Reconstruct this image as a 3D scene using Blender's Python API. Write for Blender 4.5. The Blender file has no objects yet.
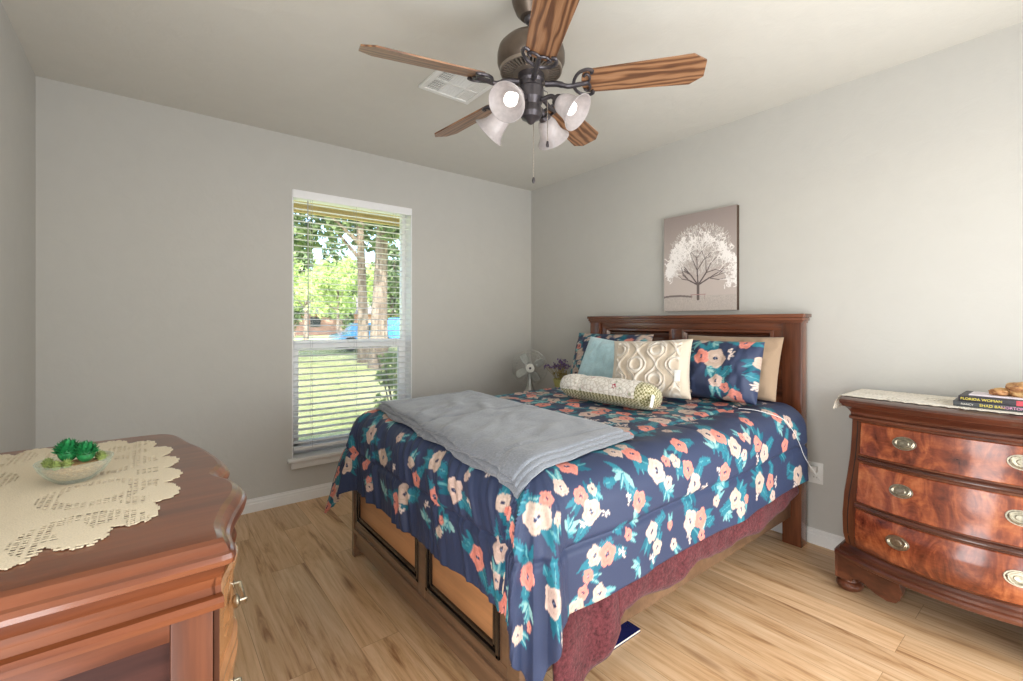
import bpy, bmesh, math, random
import numpy as np
from mathutils import Vector, Matrix, noise, Euler

random.seed(7)
PI = math.pi
sc = bpy.context.scene
COL = sc.collection

# ------------------------------------------------------------------ camera, world, lights, exposure
F, YAW, HOR, CH = 459.7, 0.6667, 322.1, 1.2
cam_d = bpy.data.cameras.new('camera')
cam_d.sensor_fit = 'HORIZONTAL'; cam_d.sensor_width = 36.0
cam_d.lens = 36.0 * F / 1023.0
cam_d.shift_y = -(340.5 - HOR) / 1023.0
cam_d.clip_start = 0.02; cam_d.clip_end = 400
cam = bpy.data.objects.new('camera', cam_d); COL.objects.link(cam)
cam.location = (0, 0, CH)
cam.rotation_euler = (PI / 2, 0, -YAW)
sc.camera = cam

world = bpy.data.worlds.new('world'); sc.world = world
world.use_nodes = True
wn = world.node_tree.nodes; wl = world.node_tree.links
wn.clear()
wo = wn.new('ShaderNodeOutputWorld'); wb = wn.new('ShaderNodeBackground'); ws = wn.new('ShaderNodeTexSky')
ws.sky_type = 'NISHITA'; ws.sun_disc = False; ws.sun_elevation = math.radians(48); ws.sun_rotation = math.radians(200)
ws.air_density = 1.0; ws.dust_density = 2.0
wb.inputs['Strength'].default_value = 0.55
wl.new(ws.outputs[0], wb.inputs[0]); wl.new(wb.outputs[0], wo.inputs[0])

def light(name, kind, loc, rot=(0, 0, 0), energy=10, color=(1, 1, 1), **kw):
    d = bpy.data.lights.new(name, kind); d.energy = energy; d.color = color
    for k, v in kw.items(): setattr(d, k, v)
    o = bpy.data.objects.new(name, d); COL.objects.link(o); o.location = loc; o.rotation_euler = rot
    return o
light('sun', 'SUN', (0, -5, 12), (math.radians(48), 0, math.radians(-25)), 6.5, (1.0, 0.95, 0.86), angle=0.02)
# added fill lamp in a made-up patio door, tilted up to brighten the ceiling
light('rear_fill_daylight', 'AREA', (1.50, -0.52, 1.02), (PI / 2 + 0.30, 0, math.radians(14)), 50, (0.97, 0.985, 1.0),
      shape='RECTANGLE', size=2.0, size_y=1.95)
# added fill lamp in a made-up side opening, evens out the right wall
light('side_fill_daylight', 'AREA', (-0.44, 0.22, 1.02), (PI / 2 + 0.35, 0, -PI / 2 + 0.25), 30, (0.97, 0.985, 1.0),
      shape='RECTANGLE', size=0.7, size_y=1.9)
portal = light('window_portal', 'AREA', (1.176, 3.47, 1.2), (-PI / 2, 0, 0), 1, shape='RECTANGLE', size=0.86, size_y=1.76)
portal.data.cycles.is_portal = True

sc.view_settings.view_transform = 'Standard'
sc.view_settings.look = 'None'
sc.view_settings.exposure = 0.25
sc.view_settings.gamma = 1.0
sc.view_settings.use_curve_mapping = False

# ------------------------------------------------------------------ helpers
def lin(r, g, b):
    f = lambda c: (c / 255 / 12.92) if c / 255 <= 0.04045 else ((c / 255 + 0.055) / 1.055) ** 2.4
    return (f(r), f(g), f(b), 1.0)

class NT:
    """small node-tree helper"""
    def __init__(s, name):
        s.m = bpy.data.materials.new(name); s.m.use_nodes = True
        s.t = s.m.node_tree; s.t.nodes.clear()
        s.out = s.n('ShaderNodeOutputMaterial')
        s.b = s.n('ShaderNodeBsdfPrincipled')
        s.l(s.b.outputs[0], s.out.inputs[0])
    def n(s, t, **kw):
        k = s.t.nodes.new(t)
        for a, v in kw.items(): setattr(k, a, v)
        return k
    def l(s, a, b): s.t.links.new(a, b)
    def set(s, **kw):
        for k, v in kw.items():
            key = {'base': 'Base Color', 'rough': 'Roughness', 'metal': 'Metallic', 'coat': 'Coat Weight', 'coatr': 'Coat Roughness',
                   'spec': 'Specular IOR Level', 'trans': 'Transmission Weight', 'ior': 'IOR', 'sheen': 'Sheen Weight',
                   'alpha': 'Alpha', 'emit': 'Emission Color', 'emits': 'Emission Strength', 'sub': 'Subsurface Weight'}[k]
            i = s.b.inputs[key]
            if isinstance(v, (int, float, tuple)): i.default_value = v
            else: s.l(v, i)
        return s
    def coords(s, scale=(1, 1, 1), kind='Object', rot=(0, 0, 0), loc=(0, 0, 0)):
        tc = s.n('ShaderNodeTexCoord'); mp = s.n('ShaderNodeMapping')
        mp.inputs['Scale'].default_value = scale; mp.inputs['Rotation'].default_value = rot; mp.inputs['Location'].default_value = loc
        s.l(tc.outputs[kind], mp.inputs[0]); return mp.outputs[0]
    def noise(s, vec, scale=5, detail=4, rough=0.5, dist=0.0):
        k = s.n('ShaderNodeTexNoise'); k.inputs['Scale'].default_value = scale; k.inputs['Detail'].default_value = detail
        k.inputs['Roughness'].default_value = rough; k.inputs['Distortion'].default_value = dist
        if vec is not None: s.l(vec, k.inputs['Vector'])
        return k
    def ramp(s, fac, stops):
        k = s.n('ShaderNodeValToRGB'); e = k.color_ramp.elements
        while len(e) < len(stops): e.new(0.5)
        for i, (p, c) in enumerate(stops):
            e[i].position = p; e[i].color = c
        s.l(fac, k.inputs[0]); return k.outputs[0]
    def mix(s, fac, a, b, blend='MIX'):
        k = s.n('ShaderNodeMix', data_type='RGBA', blend_type=blend)
        for i, v in ((0, fac), (6, a), (7, b)):
            if isinstance(v, (int, float, tuple)): k.inputs[i].default_value = v
            else: s.l(v, k.inputs[i])
        return k.outputs[2]
    def math(s, op, a, b=0.0):
        k = s.n('ShaderNodeMath', operation=op)
        for i, v in enumerate((a, b)):
            if isinstance(v, (int, float)): k.inputs[i].default_value = v
            else: s.l(v, k.inputs[i])
        return k.outputs[0]
    def bump(s, h, strength=0.3, dist=0.01):
        k = s.n('ShaderNodeBump'); k.inputs['Strength'].default_value = strength; k.inputs['Distance'].default_value = dist
        s.l(h, k.inputs['Height']); s.l(k.outputs[0], s.b.inputs['Normal']); return s

def plain(name, c, rough=0.5, metal=0.0, nscale=60, var=0.06, **kw):
    """procedural material: colour with a fine mottled variation"""
    t = NT(name); v = t.coords()
    nz = t.noise(v, nscale, 3)
    dark = tuple(x * (1 - var * 2) for x in c[:3]) + (1,)
    lite = tuple(min(1, x * (1 + var)) for x in c[:3]) + (1,)
    t.set(base=t.ramp(nz.outputs[0], [(0.3, dark), (0.7, lite)]), rough=rough, metal=metal, **kw)
    return t.m

def wood(name, c1, c2, c3, axis=0, grain=14, rough=0.3, coat=0.3, fig=1.0, spec=0.5):
    """streaked wood, grain along the chosen axis of the object"""
    t = NT(name)
    sc3 = [grain, grain, grain]; sc3[axis] = grain * 0.09
    v = t.coords(tuple(sc3))
    n1 = t.noise(v, 1.0, 6, 0.6, 0.8 * fig)
    n2 = t.noise(t.coords(tuple(x * 5 for x in sc3)), 1.0, 4, 0.6)
    base = t.ramp(n1.outputs[0], [(0.28, c1), (0.5, c2), (0.74, c3)])
    fine = t.ramp(n2.outputs[0], [(0.35, (0.72, 0.72, 0.72, 1)), (0.6, (1, 1, 1, 1))])
    t.set(base=t.mix(1.0, base, fine, 'MULTIPLY'), rough=rough, coat=coat, coatr=0.12, spec=spec)
    t.bump(n2.outputs[0], 0.05, 0.002)
    return t.m

class MB:
    def __init__(s): s.v = []; s.f = []; s.mi = []; s.cols = None
    def add(s, vs, fs, mi=0):
        o = len(s.v); s.v += [tuple(x) for x in vs]
        s.f += [tuple(i + o for i in f) for f in fs]; s.mi += [mi] * len(fs)
        return s
    def box(s, x0, x1, y0, y1, z0, z1, bev=0.0, mi=0):
        if x0 > x1: x0, x1 = x1, x0
        if y0 > y1: y0, y1 = y1, y0
        bm = bmesh.new()
        bmesh.ops.create_cube(bm, size=1.0)
        for v in bm.verts:
            v.co = Vector(((x0 + x1) / 2 + v.co.x * (x1 - x0), (y0 + y1) / 2 + v.co.y * (y1 - y0), (z0 + z1) / 2 + v.co.z * (z1 - z0)))
        if bev > 0:
            bev = min(bev, 0.45 * min(x1 - x0, y1 - y0, z1 - z0))
            bmesh.ops.bevel(bm, geom=bm.edges[:] , offset=bev, segments=2, affect='EDGES', profile=0.6)
        return s.bm(bm, mi)
    def bm(s, bm, mi=0, M=None):
        bm.verts.index_update()
        vs = [(M @ v.co if M else v.co.copy()) for v in bm.verts]
        fs = [[v.index for v in f.verts] for f in bm.faces]
        bm.free(); return s.add(vs, fs, mi)
    def prism(s, pts, a0, a1, axis=2, mi=0):
        """outline (2D) extruded along an axis"""
        def P(p, a):
            return {2: (p[0], p[1], a), 0: (a, p[0], p[1]), 1: (p[0], a, p[1])}[axis]
        n = len(pts); vs = [P(p, a0) for p in pts] + [P(p, a1) for p in pts]
        fs = [(i, (i + 1) % n, n + (i + 1) % n, n + i) for i in range(n)] + [tuple(range(n))[::-1], tuple(range(n, 2 * n))]
        return s.add(vs, fs, mi)
    def rings(s, rings, cap=True, closed=True, mi=0):
        n = len(rings[0]); vs = [p for r in rings for p in r]; fs = []
        for k in range(len(rings) - 1):
            for i in range(n if closed else n - 1):
                j = (i + 1) % n
                fs.append((k * n + i, k * n + j, (k + 1) * n + j, (k + 1) * n + i))
        if cap and closed:
            fs.append(tuple(range(n))[::-1]); fs.append(tuple(range((len(rings) - 1) * n, len(rings) * n)))
        return s.add(vs, fs, mi)
    def lathe(s, prof, M=None, seg=24, cap=True, mi=0):
        """prof: list of (radius, height) about local Z"""
        M = M or Matrix.Identity(4)
        rs = []
        for r, h in prof:
            rs.append([tuple(M @ Vector((max(r, 1e-5) * math.cos(2 * PI * i / seg), max(r, 1e-5) * math.sin(2 * PI * i / seg), h))) for i in range(seg)])
        return s.rings(rs, cap=cap, mi=mi)
    def tube(s, path, r, seg=8, closed=False, mi=0):
        path = [Vector(p) for p in path]; n = len(path); rs = []
        up = None
        for i, p in enumerate(path):
            a = path[(i - 1) % n] if (closed or i > 0) else p
            b = path[(i + 1) % n] if (closed or i < n - 1) else p
            t = (b - a)
            t = t.normalized() if t.length > 1e-9 else Vector((0, 0, 1))
            if up is None:
                up = Vector((0, 0, 1)) if abs(t.z) < 0.9 else Vector((1, 0, 0))
            x = t.cross(up)
            x = x.normalized() if x.length > 1e-6 else Vector((1, 0, 0))
            y = x.cross(t).normalized(); up = y
            rr = r[i] if isinstance(r, (list, tuple)) else r
            rs.append([tuple(p + (x * math.cos(2 * PI * k / seg) + y * math.sin(2 * PI * k / seg)) * rr) for k in range(seg)])
        if closed: rs.append(rs[0])
        return s.rings(rs, cap=not closed, mi=mi)
    def ell(s, c, r, seg=16, rng=10, M=None, mi=0):
        prof = [(math.sin(PI * i / rng), -math.cos(PI * i / rng)) for i in range(rng + 1)]
        MM = Matrix.Translation(c) @ (M or Matrix.Identity(4)) @ Matrix.Diagonal((r[0], r[1], r[2], 1))
        return s.lathe(prof, MM, seg, mi=mi)
    def build(s, name, mats, parent=None, sharp=0.6, local=False, smooth=True):
        me = bpy.data.meshes.new(name)
        vs = s.v
        if parent is not None and not local:
            inv = Matrix.LocRotScale(parent.location, parent.rotation_euler, None)
            q = parent.parent
            while q is not None:
                inv = Matrix.LocRotScale(q.location, q.rotation_euler, None) @ inv; q = q.parent
            inv = inv.inverted()
            vs = [tuple(inv @ Vector(v)) for v in vs]
        me.from_pydata(vs, [], s.f)
        if not isinstance(mats, (list, tuple)): mats = [mats]
        for m in mats: me.materials.append(m)
        if len(mats) > 1:
            me.polygons.foreach_set('material_index', s.mi)
        bm = bmesh.new(); bm.from_mesh(me)
        if s.cols is None and len(bm.verts) < 60000:
            bmesh.ops.recalc_face_normals(bm, faces=bm.faces)
        if smooth:
            for f in bm.faces: f.smooth = True
            for e in bm.edges:
                if len(e.link_faces) == 2 and e.calc_face_angle(0) > sharp: e.smooth = False
        bm.to_mesh(me); bm.free()
        if s.cols is not None:
            at = me.color_attributes.new('pattern', 'FLOAT_COLOR', 'POINT')
            at.data.foreach_set('color', np.asarray(s.cols, dtype=np.float32).ravel())
        o = bpy.data.objects.new(name, me); COL.objects.link(o)
        if parent is not None: o.parent = parent
        return o

def tag(o, label=None, cat=None, group=None, kind=None):
    if label: o['label'] = label
    if cat: o['category'] = cat
    if group: o['group'] = group
    if kind: o['kind'] = kind
    return o
def thing(name, label, cat, loc=(0, 0, 0), rot=(0, 0, 0), group=None):
    o = bpy.data.objects.new(name, None); COL.objects.link(o)
    o.location = loc; o.rotation_euler = rot; o.empty_display_size = 0.1
    return tag(o, label, cat, group)
def struct(o): o['kind'] = 'structure'; return o
def mod(o, kind, **kw):
    m = o.modifiers.new(kind.lower(), kind)
    for k, v in kw.items(): setattr(m, k, v)
    return m

def seg_pts(cx, cy, r0, a0, a1, n):
    return [(cx + r0 * math.cos(a0 + (a1 - a0) * i / n), cy + r0 * math.sin(a0 + (a1 - a0) * i / n)) for i in range(n + 1)]
def smooth_path(pts, per=6):
    """Catmull-Rom through the points"""
    P = [Vector(p) for p in pts]; out = []
    for i in range(len(P) - 1):
        p0 = P[max(i - 1, 0)]; p1 = P[i]; p2 = P[i + 1]; p3 = P[min(i + 2, len(P) - 1)]
        for k in range(per):
            t = k / per
            out.append(0.5 * ((2 * p1) + (p2 - p0) * t + (2 * p0 - 5 * p1 + 4 * p2 - p3) * t * t + (-p0 + 3 * p1 - 3 * p2 + p3) * t ** 3))
    out.append(P[-1]); return out

# ------------------------------------------------------------------ materials
def wall_mat(name, c):
    t = NT(name); v = t.coords()
    big = t.noise(v, 9, 5, 0.55, 0.6); fine = t.noise(v, 60, 3)
    t.set(base=t.ramp(big.outputs[0], [(0.3, tuple(x * 0.975 for x in c[:3]) + (1,)), (0.7, c)]), rough=0.75, spec=0.25)
    t.bump(t.math('ADD', big.outputs[0], t.math('MULTIPLY', fine.outputs[0], 0.15)), 0.22, 0.012)
    return t.m
M_WALL = wall_mat('grey_wall_paint', lin(194, 192, 186))
M_CEIL = wall_mat('ceiling_paint', lin(214, 211, 202))
M_TRIM = plain('white_trim_paint', lin(232, 231, 229), 0.35, nscale=30, var=0.01)
M_VINYL = plain('white_vinyl', lin(242, 242, 242), 0.4, nscale=30, var=0.01)

def floor_mat():
    t = NT('oak_plank_floor')
    tc = t.coords(kind='Object', rot=(0, 0, PI / 2))
    br = t.n('ShaderNodeTexBrick'); br.offset = 0.37; br.squash = 1.0
    t.l(tc, br.inputs['Vector'])
    br.inputs['Scale'].default_value = 1.0; br.inputs['Brick Width'].default_value = 1.22; br.inputs['Row Height'].default_value = 0.152
    br.inputs['Mortar Size'].default_value = 0.0011; br.inputs['Mortar Smooth'].default_value = 0.2; br.inputs['Bias'].default_value = 0.0
    br.inputs['Color1'].default_value = (0, 0, 0, 1); br.inputs['Color2'].default_value = (1, 1, 1, 1); br.inputs['Mortar'].default_value = (0.5, 0.5, 0.5, 1)
    # shift the grain per plank
    tc2 = t.n('ShaderNodeTexCoord'); add = t.n('ShaderNodeVectorMath', operation='MULTIPLY_ADD')
    t.l(br.outputs['Color'], add.inputs[0]); add.inputs[1].default_value = (3.1, 7.3, 1.7); t.l(tc2.outputs['Object'], add.inputs[2])
    mp = t.n('ShaderNodeMapping'); mp.inputs['Scale'].default_value = (9, 0.75, 1); t.l(add.outputs[0], mp.inputs[0])
    g1 = t.noise(mp.outputs[0], 1.5, 6, 0.62, 1.6)
    mp2 = t.n('ShaderNodeMapping'); mp2.inputs['Scale'].default_value = (70, 2.2, 1); t.l(add.outputs[0], mp2.inputs[0])
    g2 = t.noise(mp2.outputs[0], 1.5, 4, 0.7, 0.4)
    mp3 = t.n('ShaderNodeMapping'); mp3.inputs['Scale'].default_value = (7, 1.6, 1); t.l(add.outputs[0], mp3.inputs[0])
    kn = t.n('ShaderNodeTexVoronoi'); kn.inputs['Scale'].default_value = 0.75; t.l(mp3.outputs[0], kn.inputs['Vector'])
    base = t.ramp(g1.outputs[0], [(0.30, lin(150, 106, 68)), (0.43, lin(205, 166, 124)), (0.6, lin(222, 188, 150)), (0.8, lin(234, 207, 174))])
    fine = t.ramp(g2.outputs[0], [(0.3, (0.72, 0.64, 0.55, 1)), (0.5, (1, 1, 1, 1))])
    c = t.mix(0.8, base, fine, 'MULTIPLY')
    tone = t.ramp(br.outputs['Color'], [(0.0, (0.88, 0.87, 0.85, 1)), (1.0, (1.06, 1.04, 1.0, 1))])
    c = t.mix(1.0, c, tone, 'MULTIPLY')
    knot = t.ramp(kn.outputs['Distance'], [(0.03, (0.36, 0.25, 0.16, 1)), (0.13, (1, 1, 1, 1))])
    c = t.mix(0.75, c, knot, 'MULTIPLY')
    seam = t.ramp(br.outputs['Fac'], [(0.0, (1, 1, 1, 1)), (1.0, (0.55, 0.48, 0.4, 1))])
    c = t.mix(0.8, c, seam, 'MULTIPLY')
    t.set(base=c, rough=t.ramp(g2.outputs[0], [(0.3, (0.42, 0.42, 0.42, 1)), (0.7, (0.32, 0.32, 0.32, 1))]), spec=0.45)
    t.bump(g2.outputs[0], 0.06, 0.002)
    return t.m
M_FLOOR = floor_mat()

CH1, CH2, CH3 = lin(74, 34, 19), lin(118, 60, 35), lin(148, 84, 52)
M_CHERRY_X = wood('cherry_wood', lin(66, 30, 16), lin(100, 52, 28), lin(124, 72, 42), axis=0, grain=9, rough=0.42, coat=0.03, spec=0.25)
M_CHERRY_Y = wood('cherry_wood_cross', lin(52, 25, 16), lin(88, 46, 30), lin(122, 72, 49), axis=1, grain=9, rough=0.3, coat=0.35)
M_CHERRY_Z = wood('cherry_wood_upright', lin(60, 30, 18), lin(94, 52, 31), lin(120, 73, 46), axis=2, grain=9, rough=0.42, coat=0.03, spec=0.25)
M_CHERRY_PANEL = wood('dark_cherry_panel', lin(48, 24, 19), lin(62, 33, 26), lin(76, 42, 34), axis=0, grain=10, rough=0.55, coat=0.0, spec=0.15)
M_MAH = wood('bed_mahogany', lin(68, 36, 22), lin(108, 60, 38), lin(146, 88, 58), axis=1, grain=9, rough=0.26, coat=0.45)
M_MAH_Z = wood('bed_mahogany_upright', lin(68, 36, 22), lin(108, 60, 38), lin(146, 88, 58), axis=2, grain=9, rough=0.26, coat=0.45)
M_MAH_DARK = wood('bed_dark_mahogany', lin(56, 30, 20), lin(82, 46, 32), lin(108, 64, 46), axis=1, grain=9, rough=0.2, coat=0.5)
M_FB = wood('footboard_frame_sheen_wood', lin(92, 68, 50), lin(116, 88, 66), lin(138, 108, 82), axis=1, grain=8, rough=0.32, coat=0.5)  # same mahogany, sheen reflected from the floor put into the base colour
M_FB_PANEL = wood('footboard_panel_sheen_wood', lin(184, 130, 86), lin(196, 142, 96), lin(208, 154, 108), axis=1, grain=4, rough=0.4, coat=0.3)  # mahogany again, painted lighter for the floor's reflection

def burl():
    t = NT('burl_veneer'); v = t.coords((1, 1, 1))
    warp = t.noise(v, 3.2, 3, 0.5, 2.5)
    n2 = t.noise(t.coords((3.2, 9, 5)), 1.3, 6, 0.6, 3.0)
    m = t.math('ADD', t.math('MULTIPLY', warp.outputs[0], 0.55), t.math('MULTIPLY', n2.outputs[0], 0.45))
    c = t.ramp(m, [(0.33, lin(66, 27, 16)), (0.45, lin(112, 52, 30)), (0.53, lin(146, 76, 43)), (0.66, lin(178, 108, 66))])
    fine = t.noise(t.coords((40, 40, 160)), 1.0, 4)
    c = t.mix(0.5, c, t.ramp(fine.outputs[0], [(0.35, (0.7, 0.66, 0.62, 1)), (0.6, (1, 1, 1, 1))]), 'MULTIPLY')
    t.set(base=c, rough=0.24, coat=0.5, coatr=0.1); return t.m
M_BURL = burl()
M_DARKWOOD = wood('dark_rail_wood', lin(52, 26, 18), lin(78, 42, 30), lin(104, 60, 46), axis=1, grain=9, rough=0.22, coat=0.5)
M_DRW = wood('drawer_tan_wood', lin(176, 118, 72), lin(200, 142, 92), lin(214, 160, 112), axis=1, grain=7, rough=0.22, coat=0.6)
def oak_blade():
    t = NT('oak_blade'); v = t.coords((0.16, 1.0, 1.0)); w_ = t.n('ShaderNodeTexWave', wave_type='BANDS', bands_direction='Y'); t.l(v, w_.inputs[0])
    w_.inputs['Scale'].default_value = 13; w_.inputs['Distortion'].default_value = 14; w_.inputs['Detail'].default_value = 3; w_.inputs['Detail Scale'].default_value = 0.9
    f_ = t.noise(t.coords((9, 260, 60)), 1.0, 3)
    c = t.ramp(w_.outputs['Fac'], [(0.05, lin(100, 68, 48)), (0.4, lin(136, 96, 66)), (0.85, lin(158, 118, 86))])
    c = t.mix(0.6, c, t.ramp(f_.outputs[0], [(0.35, (0.66, 0.62, 0.58, 1)), (0.6, (1, 1, 1, 1))]), 'MULTIPLY')
    t.set(base=c, rough=0.36, coat=0.15); return t.m
M_OAKBLADE = oak_blade()
M_BRASS = plain('aged_pewter_brass', lin(176, 168, 148), 0.3, 1.0, nscale=120, var=0.15)
M_BRONZE = plain('bronze_fan_metal', lin(104, 92, 82), 0.36, 0.7, nscale=40, var=0.06)
M_BRONZE2 = plain('slate_bronze_metal', lin(88, 84, 88), 0.34, 0.7, nscale=40, var=0.06)
M_DARK = plain('near_black', lin(24, 22, 20), 0.8)  # near-black; also paints the shade strips beside the chest stiles
M_BLACKM = plain('black_moulding', lin(26, 20, 17), 0.25, coat=0.4)

def fabric(name, c, var=0.08, scale=220, rough=0.9, bs=0.25, sheen=0.2, big=0.0):
    t = NT(name); v = t.coords()
    n = t.noise(v, scale, 3, 0.6)
    base = t.ramp(n.outputs[0], [(0.3, tuple(x * (1 - var) for x in c[:3]) + (1,)), (0.7, tuple(min(1, x * (1 + var)) for x in c[:3]) + (1,))])
    if big > 0:
        b = t.noise(v, 9, 3, 0.6)
        base = t.mix(big, base, t.ramp(b.outputs[0], [(0.35, (0.8, 0.8, 0.8, 1)), (0.65, (1, 1, 1, 1))]), 'MULTIPLY')
    t.set(base=base, rough=rough, sheen=sheen, spec=0.2); t.bump(n.outputs[0], bs, 0.004); return t.m
def painted(name, rough=0.8, bs=0.12, scale=300, sheen=0.0):
    t = NT(name); a = t.n('ShaderNodeVertexColor'); a.layer_name = 'pattern'
    n = t.noise(t.coords(), scale, 3, 0.6)
    c = t.mix(0.5, a.outputs[0], t.ramp(n.outputs[0], [(0.3, (0.86, 0.86, 0.86, 1)), (0.7, (1.05, 1.05, 1.05, 1))]), 'MULTIPLY')
    t.set(base=c, rough=rough, spec=0.25, sheen=sheen); t.bump(n.outputs[0], bs, 0.003); return t.m
M_FLORAL = painted('floral_cotton', 0.5)
M_BEIGE = fabric('beige_cotton', lin(208, 184, 158), 0.05)
M_TAN = fabric('tan_pillowcase', lin(160, 137, 114), 0.05)
M_GREY = fabric('grey_fleece', lin(122, 126, 133), 0.2, 160, 0.95, 0.5, 0.4, big=0.35)
M_FLEECE = fabric('burgundy_fleece', lin(94, 46, 50), 0.5, 90, 0.95, 1.0, 0.1, big=0.8)
M_TEAL = fabric('pale_teal_velour', lin(180, 212, 218), 0.08, 120, 0.9, 0.3, 0.5, big=0.2)
M_CREAM = fabric('cream_cotton', lin(226, 208, 180), 0.05)
M_CREAM_LT = fabric('white_candlewick', lin(236, 226, 212), 0.06, 260, 0.95, 0.5)
M_LACE = fabric('lace_thread', lin(226, 210, 180), 0.12, 400, 0.95, 0.5)
M_LACE_W = fabric('pale_lace_thread', lin(222, 214, 198), 0.2, 90, 0.95, 0.5)
M_WHITE = plain('white_plastic', lin(236, 236, 232), 0.35, var=0.01)
M_MATTRESS = fabric('mattress_ticking', lin(220, 216, 208), 0.04)
#--PART2--
# ------------------------------------------------------------------ room shell
XL, XR, YB, YF, H = -0.452, 2.835, -0.55, 3.301, 2.44
WX0, WX1, WZ0, WZ1 = 0.743, 1.609, 0.29, 2.083       # the blind window in the far wall
T = 0.16
m = MB().box(XL - T, XR + T, YB - T, YF + T, -0.1, 0.0); fl = struct(m.build('floor', M_FLOOR))
m = MB().box(XL - T, XR + T, YB - T, YF + T, H, H + 0.12); struct(m.build('ceiling', M_CEIL))
def wall_with_hole(name, axis, a0, a1, b0, b1, h0, h1, k0, k1):
    """axis 1: wall in the XZ plane between y=b0,b1 with opening x h0..h1, z k0..k1"""
    m = MB()
    def bx(p0, p1, z0, z1):
        if axis == 1: m.box(p0, p1, b0, b1, z0, z1)
        else: m.box(b0, b1, p0, p1, z0, z1)
    bx(a0, h0, 0, H); bx(h1, a1, 0, H); bx(h0, h1, k1, H)
    if k0 > 0: bx(h0, h1, 0, k0)
    return struct(m.build(name, M_WALL))
wall_with_hole('wall_far', 1, XL - T, XR + T, YF, YF + T, WX0, WX1, WZ0, WZ1)
wall_with_hole('wall_back', 1, XL - T, XR + T, YB - T, YB, 0.45, 2.55, 0.0, 2.08)  # rear door opening made up for the fill lamp
wall_with_hole('wall_left', 0, YB, YF, XL - T, XL, -0.16, 0.6, 0.0, 2.1)  # side opening made up for the second fill lamp
m = MB().box(XR, XR + T, YB, YF, 0, H); struct(m.build('wall_right', M_WALL))

def baseboard(name, p0, p1, inward, h=0.083, th=0.014):
    """stepped profile run from p0 to p1 (2D), inward = unit vector into the room"""
    prof = [(0, 0), (th, 0), (th, h * 0.62), (th * 0.72, h * 0.68), (th * 0.72, h * 0.8), (th * 0.4, h * 0.88), (th * 0.34, h), (0, h)]
    rs = []
    for p in (p0, p1):
        rs.append([(p[0] + inward[0] * a, p[1] + inward[1] * a, b) for a, b in prof])
    m = MB().rings(rs); return struct(m.build(name, M_TRIM, sharp=0.3))
baseboard('baseboard_far', (XL, YF), (XR, YF), (0, -1))
baseboard('baseboard_right', (XR, YF), (XR, YB), (-1, 0))
baseboard('baseboard_left', (XL, 0.66), (XL, YF), (1, 0))
baseboard('baseboard_back', (XL, YB), (0.45, YB), (0, 1))
# unseen hallway box and patio roof, added to keep the direct sun out
m = MB()
m.box(-2.2, -2.1, -1.2, 1.6, 0, H).box(-2.2, XL - T, -1.3, -1.2, 0, H).box(-2.2, XL - T, 1.6, 1.7, 0, H)
struct(m.build('wall_sun_block', M_WALL))
m = MB().box(-2.2, XL - T, -1.3, 1.7, H, H + 0.1); struct(m.build('ceiling_sun_block', M_CEIL))
m = MB().box(-2.2, XL - T, -1.3, 1.7, -0.1, 0.0); struct(m.build('floor_sun_block', M_FLOOR))
m = MB().box(-3.5, 8, -6.5, YB - T, 2.62, 2.72); struct(m.build('roof_sun_block', M_TRIM))  # added roof, out of view, blocks sun at the back opening
# casing and frame of the made-up openings that hold the fill lamps
m = MB()
m.box(XL, XL + 0.015, 0.6, 0.66, 0, 2.16, 0.003).box(XL, XL + 0.015, -0.22, -0.16, 0, 2.16, 0.003).box(XL, XL + 0.015, -0.22, 0.66, 2.1, 2.16, 0.003)
struct(m.build('added_door_1', M_TRIM))
m = MB()
m.box(0.45, 2.55, YB - 0.13, YB - 0.09, 0.0, 0.05, 0.004).box(0.45, 2.55, YB - 0.13, YB - 0.09, 2.03, 2.08, 0.004)
for x in (0.45, 1.475, 2.50): m.box(x, x + 0.05, YB - 0.13, YB - 0.09, 0.0, 2.08, 0.004)
struct(m.build('added_door_2', M_VINYL))
m = MB().box(-3.5, 8, -6.5, YB - T, -0.12, -0.02); struct(m.build('ground_added_patio', plain('patio_concrete', lin(196, 192, 184), 0.9, nscale=3)))  # ground of the made-up patio outside the back opening

# ------------------------------------------------------------------ window in the far wall
GY = YF + 0.105
win = thing('window_1', None, None, (WX0, YF, WZ0)); win['kind'] = 'structure'
m = MB()                                                     # fixed vinyl frame
fw = 0.034
m.box(WX0, WX0 + fw, GY, GY + 0.05, WZ0, WZ1, 0.003).box(WX1 - fw, WX1, GY, GY + 0.05, WZ0, WZ1, 0.003)
m.box(WX0, WX1, GY, GY + 0.05, WZ1 - fw, WZ1, 0.003).box(WX0, WX1, GY, GY + 0.05, WZ0, WZ0 + 0.035, 0.003)
m.build('window_frame', M_VINYL, win)
MR = 1.045
m = MB()                                                     # lower sash
m.box(WX0 + fw, WX0 + fw + 0.03, GY - 0.004, GY + 0.03, WZ0 + 0.035, MR + 0.028, 0.003).box(WX1 - fw - 0.03, WX1 - fw, GY - 0.004, GY + 0.03, WZ0 + 0.035, MR + 0.028, 0.003)
m.box(WX0 + fw, WX1 - fw, GY - 0.008, GY + 0.03, MR - 0.03, MR + 0.028, 0.004).box(WX0 + fw, WX1 - fw, GY - 0.004, GY + 0.03, WZ0 + 0.035, WZ0 + 0.085, 0.003)
ls = m.build('lower_sash', M_VINYL, win)
m = MB().box(WX0 + 0.40, WX0 + 0.47, GY - 0.02, GY - 0.008, MR + 0.01, MR + 0.028, 0.003); m.build('sash_lock', M_VINYL, ls)
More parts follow.
